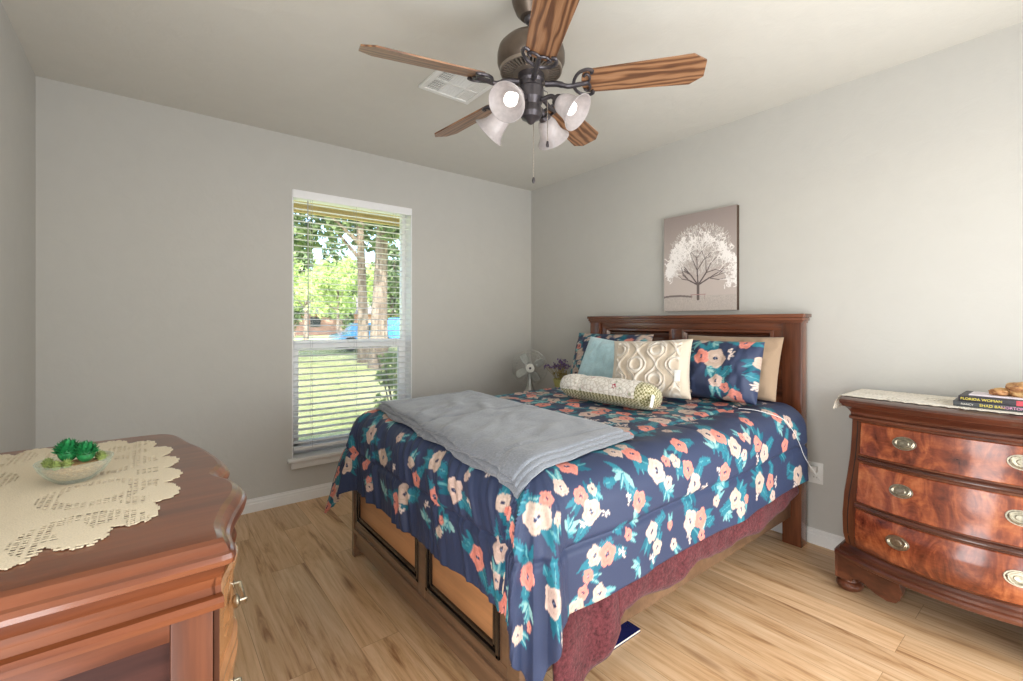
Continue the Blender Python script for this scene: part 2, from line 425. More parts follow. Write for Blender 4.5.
def glass_mat():
    t = NT('window_glass'); tr = t.n('ShaderNodeBsdfTransparent'); gl = t.n('ShaderNodeBsdfGlossy'); mx = t.n('ShaderNodeMixShader')
    gl.inputs['Roughness'].default_value = 0.02
    fr = t.n('ShaderNodeFresnel'); fr.inputs[0].default_value = 1.2
    nz = t.noise(t.coords(), 2.0, 1); tr.inputs[0].default_value = (0.97, 0.985, 0.98, 1)
    t.l(t.math('MULTIPLY', fr.outputs[0], t.math('ADD', nz.outputs[0], 0.3)), mx.inputs[0])
    t.l(tr.outputs[0], mx.inputs[1]); t.l(gl.outputs[0], mx.inputs[2]); t.l(mx.outputs[0], t.out.inputs[0]); return t.m
M_GLASS = glass_mat()
def screen_mat():
    t = NT('insect_screen_mesh'); tr = t.n('ShaderNodeBsdfTransparent'); df = t.n('ShaderNodeBsdfDiffuse'); mx = t.n('ShaderNodeMixShader')
    nz = t.noise(t.coords(), 400, 1)
    df.inputs[0].default_value = lin(120, 124, 126)
    t.l(t.math('ADD', t.math('MULTIPLY', nz.outputs[0], 0.05), 0.30), mx.inputs[0])
    t.l(tr.outputs[0], mx.inputs[1]); t.l(df.outputs[0], mx.inputs[2]); t.l(mx.outputs[0], t.out.inputs[0]); return t.m
m = MB().box(WX0 + fw, WX1 - fw, GY + 0.034, GY + 0.038, MR, WZ1 - fw); m.build('upper_pane', M_GLASS, win)
m = MB().box(WX0 + fw + 0.02, WX1 - fw - 0.02, GY + 0.010, GY + 0.014, WZ0 + 0.07, MR - 0.01); m.build('lower_pane', M_GLASS, win)
m = MB().box(WX0 + fw, WX1 - fw, GY + 0.047, GY + 0.0475, WZ0 + 0.035, MR); m.build('insect_screen', screen_mat(), win)
m = MB()                                                     # stool and apron
m.box(WX0 - 0.03, WX1 + 0.03, YF - 0.035, GY, WZ0 - 0.02, WZ0 + 0.004, 0.006)
m.box(WX0 - 0.008, WX1 + 0.008, YF - 0.018, YF, WZ0 - 0.066, WZ0 - 0.02, 0.004)
struct(m.build('window_sill', M_TRIM, win)); win.children[-1]['kind'] = 'structure'

m = MB()                                                     # white jamb liners of the opening
m.box(WX0 - 0.001, WX0 + 0.006, YF + 0.001, GY, WZ0, WZ1).box(WX1 - 0.006, WX1 + 0.001, YF + 0.001, GY, WZ0, WZ1).box(WX0, WX1, YF + 0.001, GY, WZ1 - 0.006, WZ1 + 0.001)
struct(m.build('jamb_liner', M_VINYL, win))
# venetian blind hanging in the reveal
bl = thing('window_blind', 'white two-inch slatted blind hanging open inside the window', 'blind', ((WX0 + WX1) / 2, YF + 0.03, WZ1))
m = MB().box(WX0 + 0.004, WX1 - 0.002, YF - 0.006, YF + 0.006, WZ1 - 0.052, WZ1 + 0.002, 0.003)
m.build('valance', M_VINYL, bl)
m = MB().box(WX0 + 0.01, WX1 - 0.01, YF + 0.008, YF + 0.055, WZ1 - 0.045, WZ1 - 0.004, 0.002); m.build('head_rail', M_VINYL, bl)
m = MB(); z = WZ1 - 0.075; zb = WZ0 + 0.055
while z > zb + 0.03:
    a = math.radians(4); hw = 0.0235; x0, x1 = WX0 + 0.012, WX1 - 0.012
    pr = []
    for k in range(7):
        u = -1 + 2 * k / 6
        pr.append((YF + 0.032 + u * hw * math.cos(a), z + u * hw * math.sin(a) + 0.0022 * (1 - u * u)))
    pts = pr + [(y, zz - 0.0026) for y, zz in reversed(pr)]
    m.prism(pts, x0, x1, axis=0); z -= 0.0415
m.build('slats', M_VINYL, bl, sharp=1.0)
m = MB().box(WX0 + 0.012, WX1 - 0.012, YF + 0.012, YF + 0.052, zb - 0.008, zb + 0.014, 0.004); m.build('bottom_rail', M_VINYL, bl)
M_CORD = plain('blind_cord', lin(190, 190, 188), 0.7)
for x in (WX0 + 0.13, (WX0 + WX1) / 2, WX1 - 0.13):
    m = MB()
    for y in (YF + 0.007, YF + 0.057): m.tube([(x, y, WZ1 - 0.03), (x, y, zb)], 0.0011, 5)
    m.build('ladder_cord', M_CORD, bl)
m = MB().tube([(WX0 + 0.10, YF + 0.004, WZ1 - 0.06), (WX0 + 0.103, YF + 0.002, WZ1 - 1.0)], 0.0035, 8)
m.build('tilt_wand', M_CORD, bl)

# ------------------------------------------------------------------ outdoors beyond the window
GZ = -0.35
def grass_mat():
    t = NT('lawn_grass'); v = t.coords()
    a = t.noise(v, 0.35, 4, 0.6); b = t.noise(v, 14, 4, 0.7)
    c = t.ramp(a.outputs[0], [(0.35, lin(196, 204, 140)), (0.6, lin(228, 226, 176))])
    t.set(base=t.mix(0.6, c, t.ramp(b.outputs[0], [(0.3, (0.6, 0.66, 0.5, 1)), (0.7, (1.1, 1.1, 1.0, 1))]), 'MULTIPLY'), rough=0.95, spec=0.1)
    t.bump(b.outputs[0], 0.5, 0.05); return t.m
m = MB()
n = 40
vs = []; fs = []
for i in range(n + 1):
    for j in range(n + 1):
        x = -60 + 160 * i / n; y = YF + T + 120 * (j / n) ** 1.6
        vs.append((x, y, GZ + 0.12 * noise.noise(Vector((x * 0.08, y * 0.08, 0))) * min(1, (y - YF) / 10)))
for i in range(n):
    for j in range(n): fs.append((i * (n + 1) + j, (i + 1) * (n + 1) + j, (i + 1) * (n + 1) + j + 1, i * (n + 1) + j + 1))
m.add(vs, fs); o = m.build('lawn', grass_mat(), smooth=True); struct(o)
m = MB().box(-30, 70, 27.5, 33.5, GZ - 0.1, GZ + 0.06)
struct(m.build('street', plain('grey_concrete_street', lin(206, 202, 192), 0.9, nscale=2)))
# roof overhang with tan soffit above the window
m = MB().box(-3, 8, YF + T, YF + T + 0.60, 2.16, 2.24).box(-3, 8, YF + T + 0.56, YF + T + 0.60, 2.10, 2.3)
struct(m.build('roof_eave', plain('tan_soffit_paint', lin(214, 190, 140), 0.8)))

def leaf_mat(name, c1, c2):
    t = NT(name); v = t.coords(); nz = t.noise(v, 3.0, 3)
    base = t.ramp(nz.outputs[0], [(0.3, c1), (0.7, c2)])
    tl = t.n('ShaderNodeBsdfTranslucent'); mx = t.n('ShaderNodeMixShader'); mx.inputs[0].default_value = 0.35
    t.l(base, tl.inputs[0]); t.set(base=base, rough=0.6)
    t.l(t.b.outputs[0], mx.inputs[1]); t.l(tl.outputs[0], mx.inputs[2]); t.l(mx.outputs[0], t.out.inputs[0]); return t.m
M_LEAF_D = leaf_mat('dark_tree_leaves', lin(82, 104, 72), lin(140, 160, 112))
M_LEAF_L = leaf_mat('bright_tree_leaves', lin(168, 190, 112), lin(214, 228, 160))
def bark():
    t = NT('tree_bark'); n = t.noise(t.coords((6, 6, 1.2)), 1.2, 5, 0.7, 1)
    t.set(base=t.ramp(n.outputs[0], [(0.35, lin(88, 76, 68)), (0.65, lin(164, 148, 136))]), rough=0.9); t.bump(n.outputs[0], 0.8, 0.05); return t.m
M_BARK = bark()
def crown_mb(c, r, nclump, nleaf, ls, seed):
    rng = np.random.default_rng(seed); m = MB()
    for k in range(nclump):
        d = rng.normal(size=3); d /= np.linalg.norm(d) + 1e-9
        q = np.array(c) + d * np.array(r) * rng.uniform(0.35, 1.0)
        cr = min(r) * rng.uniform(0.25, 0.42)
        for j in range(nleaf):
            e = rng.normal(size=3); e /= np.linalg.norm(e); p = q + e * cr * rng.uniform(0.5, 1.0)
            a = Vector(rng.normal(size=3)).normalized(); b = a.cross(Vector(rng.normal(size=3))).normalized()
            s1 = ls * rng.uniform(0.6, 1.3); P = Vector(p)
            m.add([P - a * s1, P + b * s1 * 0.5, P + a * s1, P - b * s1 * 0.5], [(0, 1, 2, 3)])
    return m
def tree(name, label, x, y, h, tr, c, r, leafm, ncl, nl, ls, seed, lean=0.0, group=None):
    t = thing(name, label, 'tree', (x, y, GZ), group=group)
    m = MB()
    top = GZ + h
    m.tube(smooth_path([(x, y, GZ - 0.1), (x + lean * 0.3, y, GZ + h * 0.35), (x + lean, y, top)], 6), [tr * (1.3 - 0.9 * i / 12) for i in range(13)], 12)
    for k in range(4):
        a = k * 1.7 + seed; m.tube([(x + lean * 0.7, y, GZ + h * (0.55 + 0.08 * k)), (x + lean + math.cos(a) * r[0] * 0.6, y + math.sin(a) * r[1] * 0.6, GZ + h * 0.8 + 0.5 * k)], [tr * 0.4, tr * 0.1], 6)
    m.build('trunk', M_BARK, t)
    crown_mb(c, r, ncl, nl, ls, seed).build('crown', leafm, t, smooth=False)
    return t
def dirxy(px, dist):
    l = (px - 511.5) / F; s, c = math.sin(YAW), math.cos(YAW)
    return ((s + c * l) * dist, (c - s * l) * dist)
# the big shade tree on the near lawn, a twin behind, a bright maple, dark trees across the street
x, y = dirxy(378, 15); tree('shade_tree', 'big shade tree with a thick pale trunk just outside the window', x, y, 7.5, 0.27, (x + 1.5, y - 1.5, 6.6), (3.8, 1.6, 2.9), M_LEAF_D, 150, 60, 0.17, 1, 0.25)
x, y = dirxy(364, 17); tree('shade_tree', 'slimmer dark-trunked tree close beside the thick pale trunk', x, y, 7.0, 0.20, (x - 2.0, y + 1.0, 6.6), (4.4, 1.7, 2.9), M_LEAF_D, 150, 60, 0.17, 2, -0.2)
x, y = dirxy(338, 27); tree('maple_tree', 'small bright yellow-green tree on the lawn left of the thick trunk', x, y, 4.0, 0.11, (x + 0.4, y, 3.3), (2.7, 2.4, 1.7), M_LEAF_L, 50, 60, 0.15, 3)
x, y = dirxy(306, 33); tree('street_tree', 'small leafy tree nearest the left edge of the window view', x, y, 4.5, 0.16, (x, y, 3.9), (3.2, 2.6, 2.3), M_LEAF_L, 40, 60, 0.17, 4)
for k, (px, d, lab) in enumerate([(292, 48, 'dark dense tree filling the far left of the window view'), (340, 52, 'dark dense tree behind the small bright maple'), (392, 50, 'dark dense tree behind the blue pickup truck'), (440, 46, 'dark dense tree at the far right of the window view'), (312, 70, 'dark dense tree far back, second from the left of the window view'), (364, 70, 'dark dense tree far back, hidden mostly behind the trunks'), (416, 66, 'dark dense tree far back at the right of the pickup truck')]):
    x, y = dirxy(px, d); tree('street_tree', lab, x, y, 8, 0.3, (x, y, 5.6), (2.2, 2.2, 5.2), M_LEAF_D, 60, 60, 0.30, 10 + k)
# light green shrub outside, right side of the lower sash
x, y = dirxy(396, 5.0)
sh = thing('garden_shrub', 'light green leafy shrub right outside the lower window sash', 'shrub', (x, y, GZ))
m = MB()
for k in range(7):
    a = k * 0.9; m.tube(smooth_path([(x, y, GZ), (x + 0.05 * math.cos(a), y + 0.05 * math.sin(a), 0.2), (x + 0.2 * math.cos(a), y + 0.2 * math.sin(a), 0.85)], 4), 0.008, 5)
m.build('stems', M_BARK, sh)
crown_mb((x, y, 0.35), (0.22, 0.22, 0.66), 40, 34, 0.032, 21).build('foliage', M_LEAF_L, sh, smooth=False)

# brick house across the street
hx, hy = dirxy(352, 58)
hs = thing('brick_house', 'low pinkish brick house across the street behind the trees', 'house', (hx, hy, GZ))
def brick_mat():
    t = NT('pink_brick'); b = t.n('ShaderNodeTexBrick'); t.l(t.coords(rot=(PI / 2, 0, 0)), b.inputs[0]); b.inputs['Scale'].default_value = 4
    b.inputs['Color1'].default_value = lin(206, 150, 132); b.inputs['Color2'].default_value = lin(186, 130, 112); b.inputs['Mortar'].default_value = lin(214, 200, 188)
    t.set(base=b.outputs[0], rough=0.9); return t.m
MB().box(hx - 7, hx + 7, hy, hy + 8, GZ, 2.3).build('walls', brick_mat(), hs)
MB().prism([(hy - 0.6, 2.2), (hy + 4, 4.6), (hy + 8.6, 2.2)], hx - 7.6, hx + 7.6, axis=0).build('roof', plain('grey_shingles', lin(150, 142, 136), 0.9), hs)
for k in range(3):
    MB().box(hx - 5 + k * 4, hx - 3.8 + k * 4, hy - 0.05, hy + 0.05, 0.6, 1.8).build('window', plain('dark_house_glass', lin(70, 78, 84), 0.2), hs)

# blue pickup truck parked at the kerb
M_BLUE = plain('blue_car_paint', lin(70, 148, 208), 0.25, coat=0.8, nscale=3, var=0.02)
M_TYRE = plain('tyre_rubber', lin(34, 34, 36), 0.8)
M_CHROME = plain('chrome', lin(210, 212, 214), 0.2, 1.0)
M_CARGLASS = plain('car_window_glass', lin(60, 74, 84), 0.12, coat=0.5)
def car(name, label, cat, px, dist, L, flip=1):
    cx, cy = dirxy(px, dist); c = thing(name, label, cat, (cx, cy, GZ + 0.06))
    g = GZ + 0.06; W = 0.95
    if name == 'pickup_truck':
        out = [(-L / 2, 0.42), (-L / 2, 0.98), (-L / 2 + 0.15, 1.12), (-L * 0.2, 1.2), (-L * 0.08, 1.78), (L * 0.12, 1.82), (L * 0.16, 1.18), (L / 2, 1.16), (L / 2, 0.5)]
    else:
        out = [(-L / 2, 0.38), (-L / 2, 0.78), (-L * 0.25, 0.95), (-L * 0.12, 1.42), (L * 0.2, 1.46), (L * 0.36, 1.02), (L / 2, 0.92), (L / 2, 0.4)]
    bm_ = [(cx + flip * a, g + b) for a, b in out]
    m = MB(); rs = []
    for yy, sh_ in ((-W, 0.93), (-W * 0.92, 1.0), (W * 0.92, 1.0), (W, 0.93)):
        rs.append([(cx + (a - cx) * (0.99 if sh_ < 1 else 1), cy + yy, g + (b - g) * (sh_ if b - g > 1.0 else 1)) for a, b in bm_])
    m.rings(rs); m.build('body', M_BLUE, c)
    top = [p for p in out if p[1] > 1.3]
    m = MB(); x0 = min(p[0] for p in top); x1 = max(p[0] for p in top); zt = top[0][1]
    lo = 1.2 if name == 'pickup_truck' else 0.98
    m.prism([(cx + flip * (x0 - 0.12), g + lo + 0.04), (cx + flip * (x0 + 0.03), g + zt - 0.1), (cx + flip * (x1 - 0.04), g + zt - 0.1), (cx + flip * (x1 + 0.02), g + lo + 0.04)], cy - W - 0.01, cy - W + 0.02, axis=1)
    m.build('side_window', M_CARGLASS, c)
    for sx in (-L * 0.31, L * 0.3):
        for sy in (-W + 0.08, W - 0.08):
            M = Matrix.Translation((cx + flip * sx, cy + sy, g + 0.37)) @ Matrix.Rotation(PI / 2, 4, 'X')
            w = MB().lathe([(0.2, -0.12), (0.36, -0.12), (0.37, -0.08), (0.37, 0.08), (0.36, 0.12), (0.2, 0.12)], M, 20).build('wheel', M_TYRE, c)
            MB().lathe([(0.05, -0.125), (0.2, -0.115), (0.22, -0.13), (0.22, 0.13), (0.05, 0.125)], M, 16).build('hub_cap', M_CHROME, w)
    return c
car('pickup_truck', 'blue pickup truck parked on the street behind the thick trunk', 'truck', 400, 31, 4.9)
car('parked_car', 'small blue car parked nearer the window centre, left of the trunk', 'car', 362, 25, 3.0)
#--PART3--
# ------------------------------------------------------------------ the bed
BX1 = XR - 0.045                                     # back of the headboard
HX0 = BX1 - 0.075                                    # face of the headboard posts
BY0, BY1 = 0.965, 2.452                              # outer faces of the posts
bed = thing('bed', 'mahogany panel bed with tall headboard, standing against the wall under the tree picture', 'bed', ((HX0 + 0.9) / 2, 1.7, 0))
for y0, y1 in ((BY0, BY0 + 0.095), (BY1 - 0.095, BY1)):
    m = MB().box(HX0, BX1, y0, y1, 0, 1.215, 0.004); m.build('headboard_post', M_MAH_Z, bed)
def crown(x_in, x_out, y0, y1, z0, layers):
    m = MB()
    for dz0, dz1, o in layers:
        m.box(x_in - o, x_out + min(o, 0.03), y0 - o, y1 + o, z0 + dz0, z0 + dz1, 0.004)
    return m
crown(HX0, BX1, BY0, BY1, 1.195, [(0, 0.012, 0.005), (0.012, 0.03, 0.011), (0.03, 0.05, 0.018)]).build('crown_moulding', M_MAH, bed)
hb = MB()
fx0, fx1 = HX0 + 0.018, BX1 - 0.01
a, b = BY0 + 0.095, BY1 - 0.095
hb.box(fx0 - 0.001, fx1, a, b, 1.155, 1.197, 0.002)         # top rail
hb.box(fx0 - 0.001, fx1, a, b, 0.80, 0.865, 0.002)          # lower rail
hb.box(fx0 - 0.001, fx1, a, b, 0.30, 0.42, 0.002)
cy = (a + b) / 2
for y0, y1 in ((a, a + 0.05), (cy - 0.038, cy + 0.038), (b - 0.05, b)): hb.box(fx0, fx1 - 0.001, y0, y1, 0.305, 1.16, 0.002)
hb.build('headboard_frame', M_MAH, bed)
def inset_panel(y0, y1, z0, z1, xf, xb, frame_m, panel_m, parent, name, mw=0.022, sgn=-1, dark=None):
    """moulded frame around a field panel; xf = front face, faces -X"""
    m = MB()
    rings = []
    for (ins, dx) in ((0, 0.0), (0.004, sgn * 0.008), (mw * 0.5, sgn * 0.010), (mw * 0.8, 0.004 * -sgn), (mw, 0.012 * -sgn)):
        rings.append([(xf + dx, y0 + ins, z0 + ins), (xf + dx, y1 - ins, z0 + ins), (xf + dx, y1 - ins, z1 - ins), (xf + dx, y0 + ins, z1 - ins)])
    m.rings(rings, cap=False)
    o1 = m.build(name + '_moulding', frame_m, parent, sharp=0.3)
    m = MB()
    p = mw
    rs = [[(xf - sgn * 0.012, y0 + p, z0 + p), (xf - sgn * 0.012, y1 - p, z0 + p), (xf - sgn * 0.012, y1 - p, z1 - p), (xf - sgn * 0.012, y0 + p, z1 - p)],
          [(xf - sgn * 0.012, y0 + p + 0.03, z0 + p + 0.03), (xf - sgn * 0.012, y1 - p - 0.03, z0 + p + 0.03), (xf - sgn * 0.012, y1 - p - 0.03, z1 - p - 0.03), (xf - sgn * 0.012, y0 + p + 0.03, z1 - p - 0.03)],
          [(xf - sgn * 0.004, y0 + p + 0.05, z0 + p + 0.05), (xf - sgn * 0.004, y1 - p - 0.05, z0 + p + 0.05), (xf - sgn * 0.004, y1 - p - 0.05, z1 - p - 0.05), (xf - sgn * 0.004, y0 + p + 0.05, z1 - p - 0.05)]]
    m.rings(rs, cap=False); n = len(m.v); m.f.append((n - 4, n - 3, n - 2, n - 1)); m.mi.append(0)
    o2 = m.build(name, panel_m, parent, sharp=0.3)
    m = MB().box(xf + 0.016, xf + 0.024, y0, y1, z0, z1); m.build(name + '_back', panel_m, o2)
    return o1, o2
for y0, y1 in ((a + 0.05, cy - 0.038), (cy + 0.038, b - 0.05)):
    inset_panel(y0, y1, 0.865, 1.155, fx0, fx1, M_MAH, M_MAH_DARK, bed, 'upper_panel', mw=0.03)
    inset_panel(y0, y1, 0.42, 0.80, fx0, fx1, M_MAH, M_MAH_DARK, bed, 'lower_panel', mw=0.03)
# footboard
FX0, FX1 = 0.825, 0.870
FY0, FY1 = 1.005, 2.372
for y0, y1 in ((FY0, FY0 + 0.06), (FY1 - 0.035, FY1)):
    m = MB().box(FX0 - 0.006, FX1 + 0.006, y0, y1, 0, 0.50, 0.004); m.build('footboard_post', M_FB, bed)
m = MB()
m.box(FX0 - 0.0012, FX1 - 0.001, FY0 + 0.05, FY1 - 0.03, 0.058, 0.135, 0.003)
m.box(FX0 - 0.010, FX1 + 0.004, FY0 + 0.05, FY1 - 0.03, 0.128, 0.150, 0.005)
m.box(FX0 - 0.0014, FX1 - 0.002, FY0 + 0.05, FY1 - 0.03, 0.145, 0.185, 0.002)
m.box(FX0 - 0.001, FX1 - 0.001, FY0 + 0.05, FY1 - 0.03, 0.46, 0.50, 0.002)
fcy = 1.60
m.box(FX0 - 0.004, FX1 - 0.003, fcy - 0.03, fcy + 0.03, 0.135, 0.50, 0.002)
m.box(FX0, FX1, FY0 + 0.05, FY0 + 0.10, 0.15, 0.50, 0.002).box(FX0, FX1, FY1 - 0.055, FY1 - 0.03, 0.15, 0.50, 0.002)
m.build('footboard_frame', M_FB, bed)
for y0, y1 in ((FY0 + 0.10, fcy - 0.03), (fcy + 0.03, FY1 - 0.055)):
    # dark double moulding around a field with floor sheen painted in
    m = MB()
    for ins, w, x0 in ((0.0, 0.016, FX0 - 0.006), (0.022, 0.014, FX0 - 0.002)):
        yy0, yy1, z0, z1 = y0 + ins, y1 - ins, 0.185 + ins, 0.46 - ins
        m.box(x0, FX0 + 0.02, yy0, yy1, z0, z0 + w, 0.003).box(x0, FX0 + 0.02, yy0, yy1, z1 - w, z1, 0.003)
        m.box(x0, FX0 + 0.02, yy0, yy0 + w, z0, z1, 0.003).box(x0, FX0 + 0.02, yy1 - w, yy1, z0, z1, 0.003)
    m.build('footboard_moulding', M_BLACKM, bed)
    m = MB().box(FX0 + 0.006, FX1 - 0.01, y0, y1, 0.185, 0.46, 0.001); m.build('footboard_panel', M_FB_PANEL, bed)
for y0, y1 in ((FY0 + 0.012, FY0 + 0.04), (FY1 - 0.04, FY1 - 0.012)):
    m = MB().box(FX1, HX0, y0, y1, 0.15, 0.33, 0.003); m.build('side_rail', M_FB, bed)
m = MB()
for k in range(10): m.box(1.0 + k * 0.18, 1.09 + k * 0.18, FY0 + 0.04, FY1 - 0.04, 0.26, 0.28)
m.build('slats', M_MAH, bed)
mt = MB().box(0.90, HX0 - 0.02, FY0 + 0.05, 2.275, 0.285, 0.705, 0.06)
o = mt.build('mattress', M_MATTRESS); tag(o, 'thick mattress on the bed, hidden under the floral comforter', 'mattress')

# ------------------------------------------------------------------ floral pattern
NAVY = (0.036, 0.049, 0.100)
TEALS = [(0.014, 0.12, 0.175), (0.025, 0.175, 0.235), (0.10, 0.31, 0.34), (0.26, 0.46, 0.44)]
CREAMC = (0.54, 0.41, 0.335); CORAL = (0.66, 0.235, 0.185); BLUSH = (0.58, 0.42, 0.355); INK = (0.03, 0.035, 0.08)
def paint_floral(P, Q, motifs, seed=1):
    """P,Q: arrays of cloth coordinates (m); returns Nx4 colours"""
    n = P.size; C = np.empty((n, 4)); C[:, :3] = NAVY; C[:, 3] = 1
    rng = np.random.default_rng(seed)
    bs = 0.08; bins = {}
    bi = np.floor(P / bs).astype(int); bj = np.floor(Q / bs).astype(int)
    key = bi * 1000 + bj; order = np.argsort(key, kind='stable'); ks, st = np.unique(key[order], return_index=True)
    for kk, ii in zip(ks, np.split(order, st[1:])): bins[int(kk)] = ii
    def near(cx, cy, rad):
        L_ = []
        for a_ in range(int(math.floor((cx - rad) / bs)), int(math.floor((cx + rad) / bs)) + 1):
            for b_ in range(int(math.floor((cy - rad) / bs)), int(math.floor((cy + rad) / bs)) + 1):
                if a_ * 1000 + b_ in bins: L_.append(bins[a_ * 1000 + b_])
        return np.concatenate(L_) if L_ else np.zeros(0, int)
    def leaf(cx, cy, ang, L, W, col, col2=None):
        I = near(cx + math.cos(ang) * L / 2, cy + math.sin(ang) * L / 2, L * 0.5 + W)
        dx, dy = P[I] - cx, Q[I] - cy
        u = dx * math.cos(ang) + dy * math.sin(ang); v = -dx * math.sin(ang) + dy * math.cos(ang)
        t = u / L
        w = W * np.sin(np.pi * np.clip(t, 0, 1) ** 0.8)
        k = (t > 0) & (t < 1) & (np.abs(v) < w)
        C[I[k], :3] = col
        if col2 is not None:
            k2 = k & (np.abs(v) < w * 0.3) & (t > 0.15); C[I[k2], :3] = col2
    def frond(cx, cy, ang, L, col):
        for i in range(7):
            t = 0.15 + 0.12 * i
            x, y = cx + math.cos(ang) * L * t, cy + math.sin(ang) * L * t
            for sg in (-1, 1): leaf(x, y, ang + sg * 0.75, L * 0.42 * (1.1 - t * 0.7), L * 0.05, col)
        leaf(cx, cy, ang, L, L * 0.02, TEALS[2])
    def flower(cx, cy, r, col, ph):
        I = near(cx, cy, r * 1.3)
        dx, dy = P[I] - cx, Q[I] - cy; rr = np.hypot(dx, dy); th = np.arctan2(dy, dx)
        R = r * (1 + 0.09 * np.sin(5 * th + ph) + 0.05 * np.sin(3 * th + ph * 2) + 0.03 * np.sin(9 * th + ph))
        k = rr < R; C[I[k], :3] = col
        lt = tuple(min(1, c * 1.15 + 0.03) for c in col); dk = tuple(c * 0.8 for c in col)
        for f0, f1, cc in ((0.86, 0.97, lt), (0.60, 0.66, dk), (0.38, 0.44, lt)):
            arc = np.sin(2 * th + ph + f0 * 9) > -0.35
            k = (rr > R * f0) & (rr < R * f1) & arc; C[I[k], :3] = cc
        k = rr < r * 0.27 * (1 + 0.25 * np.sin(3 * th + ph)); C[I[k], :3] = lt
        k = rr < r * 0.21 * (1 + 0.35 * np.sin(2 * th + ph)); C[I[k], :3] = INK
        k = rr < r * 0.07; C[I[k], :3] = (0.25, 0.3, 0.42)
    def berries(cx, cy, r, ang):
        for i in range(8):
            a = ang + (i - 3.5) * 0.42; d = r * (0.35 if i % 2 else 0.62)
            x, y = cx + math.cos(a) * d, cy + math.sin(a) * d
            leaf(x - math.cos(a) * r * 0.18, y - math.sin(a) * r * 0.18, a, r * 0.42, r * 0.13, (0.68, 0.56, 0.49))
    for (x, y, r, kind) in motifs:
        ph = rng.uniform(0, 6.28)
        if kind in 'CKc k'.replace(' ', ''):
            if kind in 'CK':
                a0 = rng.uniform(0, 6.28)
                for j in range(3): 
                    leaf(x, y, a0 + j * 0.33, r * rng.uniform(2.2, 2.9), r * 0.36, TEALS[rng.integers(0, 2)], TEALS[2] if j % 2 else None)
                frond(x, y, a0 + 3.1, r * 2.7, TEALS[1])
            else:
                a0 = rng.uniform(0, 6.28)
                for j in range(2): leaf(x, y, a0 + j * 0.5, r * 3.0, r * 0.45, TEALS[rng.integers(1, 3)], TEALS[3])
    for (x, y, r, kind) in motifs:
        ph = rng.uniform(0, 6.28)
        if kind == 'L':
            for j in range(6):
                a = ph + j * 0.55; leaf(x, y, a, r * rng.uniform(1.0, 1.7), r * 0.24, TEALS[j % 3 + 1], TEALS[3] if j % 2 else None)
        if kind == 'F': frond(x, y, ph, r * 2.0, TEALS[1])
        if kind == 'B': berries(x, y, r, ph)
    for (x, y, r, kind) in motifs:
        ph = rng.uniform(0, 6.28)
        if kind in 'Cc': flower(x, y, r, CREAMC if ph < 4 else BLUSH, ph)
        if kind in 'Kk': flower(x, y, r, CORAL, ph)
    return C
def random_motifs(x0, x1, y0, y1, seed, keep=None, step=0.145, sc_=1.0):
    """clusters of two big flowers, small ones, leaves and berries on a staggered grid"""
    rng = np.random.default_rng(seed); out = []; row = 0
    x = x0
    while x < x1:
        y = y0 + (row % 2) * step * 0.5
        while y < y1:
            cx, cy = x + rng.uniform(-0.02, 0.02), y + rng.uniform(-0.02, 0.02)
            if keep is None or keep(cx, cy):
                t = rng.integers(0, 3); a = rng.uniform(0, 6.28); r = 0.040 * sc_ * rng.uniform(0.85, 1.1)
                if t == 0: out += [(cx, cy, r * 1.1, 'C'), (cx + 1.45 * r * math.cos(a), cy + 1.45 * r * math.sin(a), r * 0.85, 'K')]
                if t == 1: out += [(cx, cy, r, 'K'), (cx + 2.2 * r * math.cos(a), cy + 2.2 * r * math.sin(a), r * 0.5, 'c')]
                if t == 2: out += [(cx, cy, r * 1.05, 'C'), (cx + 1.6 * r * math.cos(a), cy + 1.6 * r * math.sin(a), r * 0.5, 'k'), (cx + 2.0 * r * math.cos(a + 1), cy + 2.0 * r * math.sin(a + 1), r * 0.5, 'c')]
                b = a + rng.uniform(2, 4); out.append((cx + 2.0 * r * math.cos(b), cy + 2.0 * r * math.sin(b), r * 0.8, 'B'))
                b += 1.4; out.append((cx + 2.2 * r * math.cos(b), cy + 2.2 * r * math.sin(b), r * 1.0, 'L' if rng.random() < .6 else 'F'))
            y += step
        x += step * 0.86; row += 1
    return out

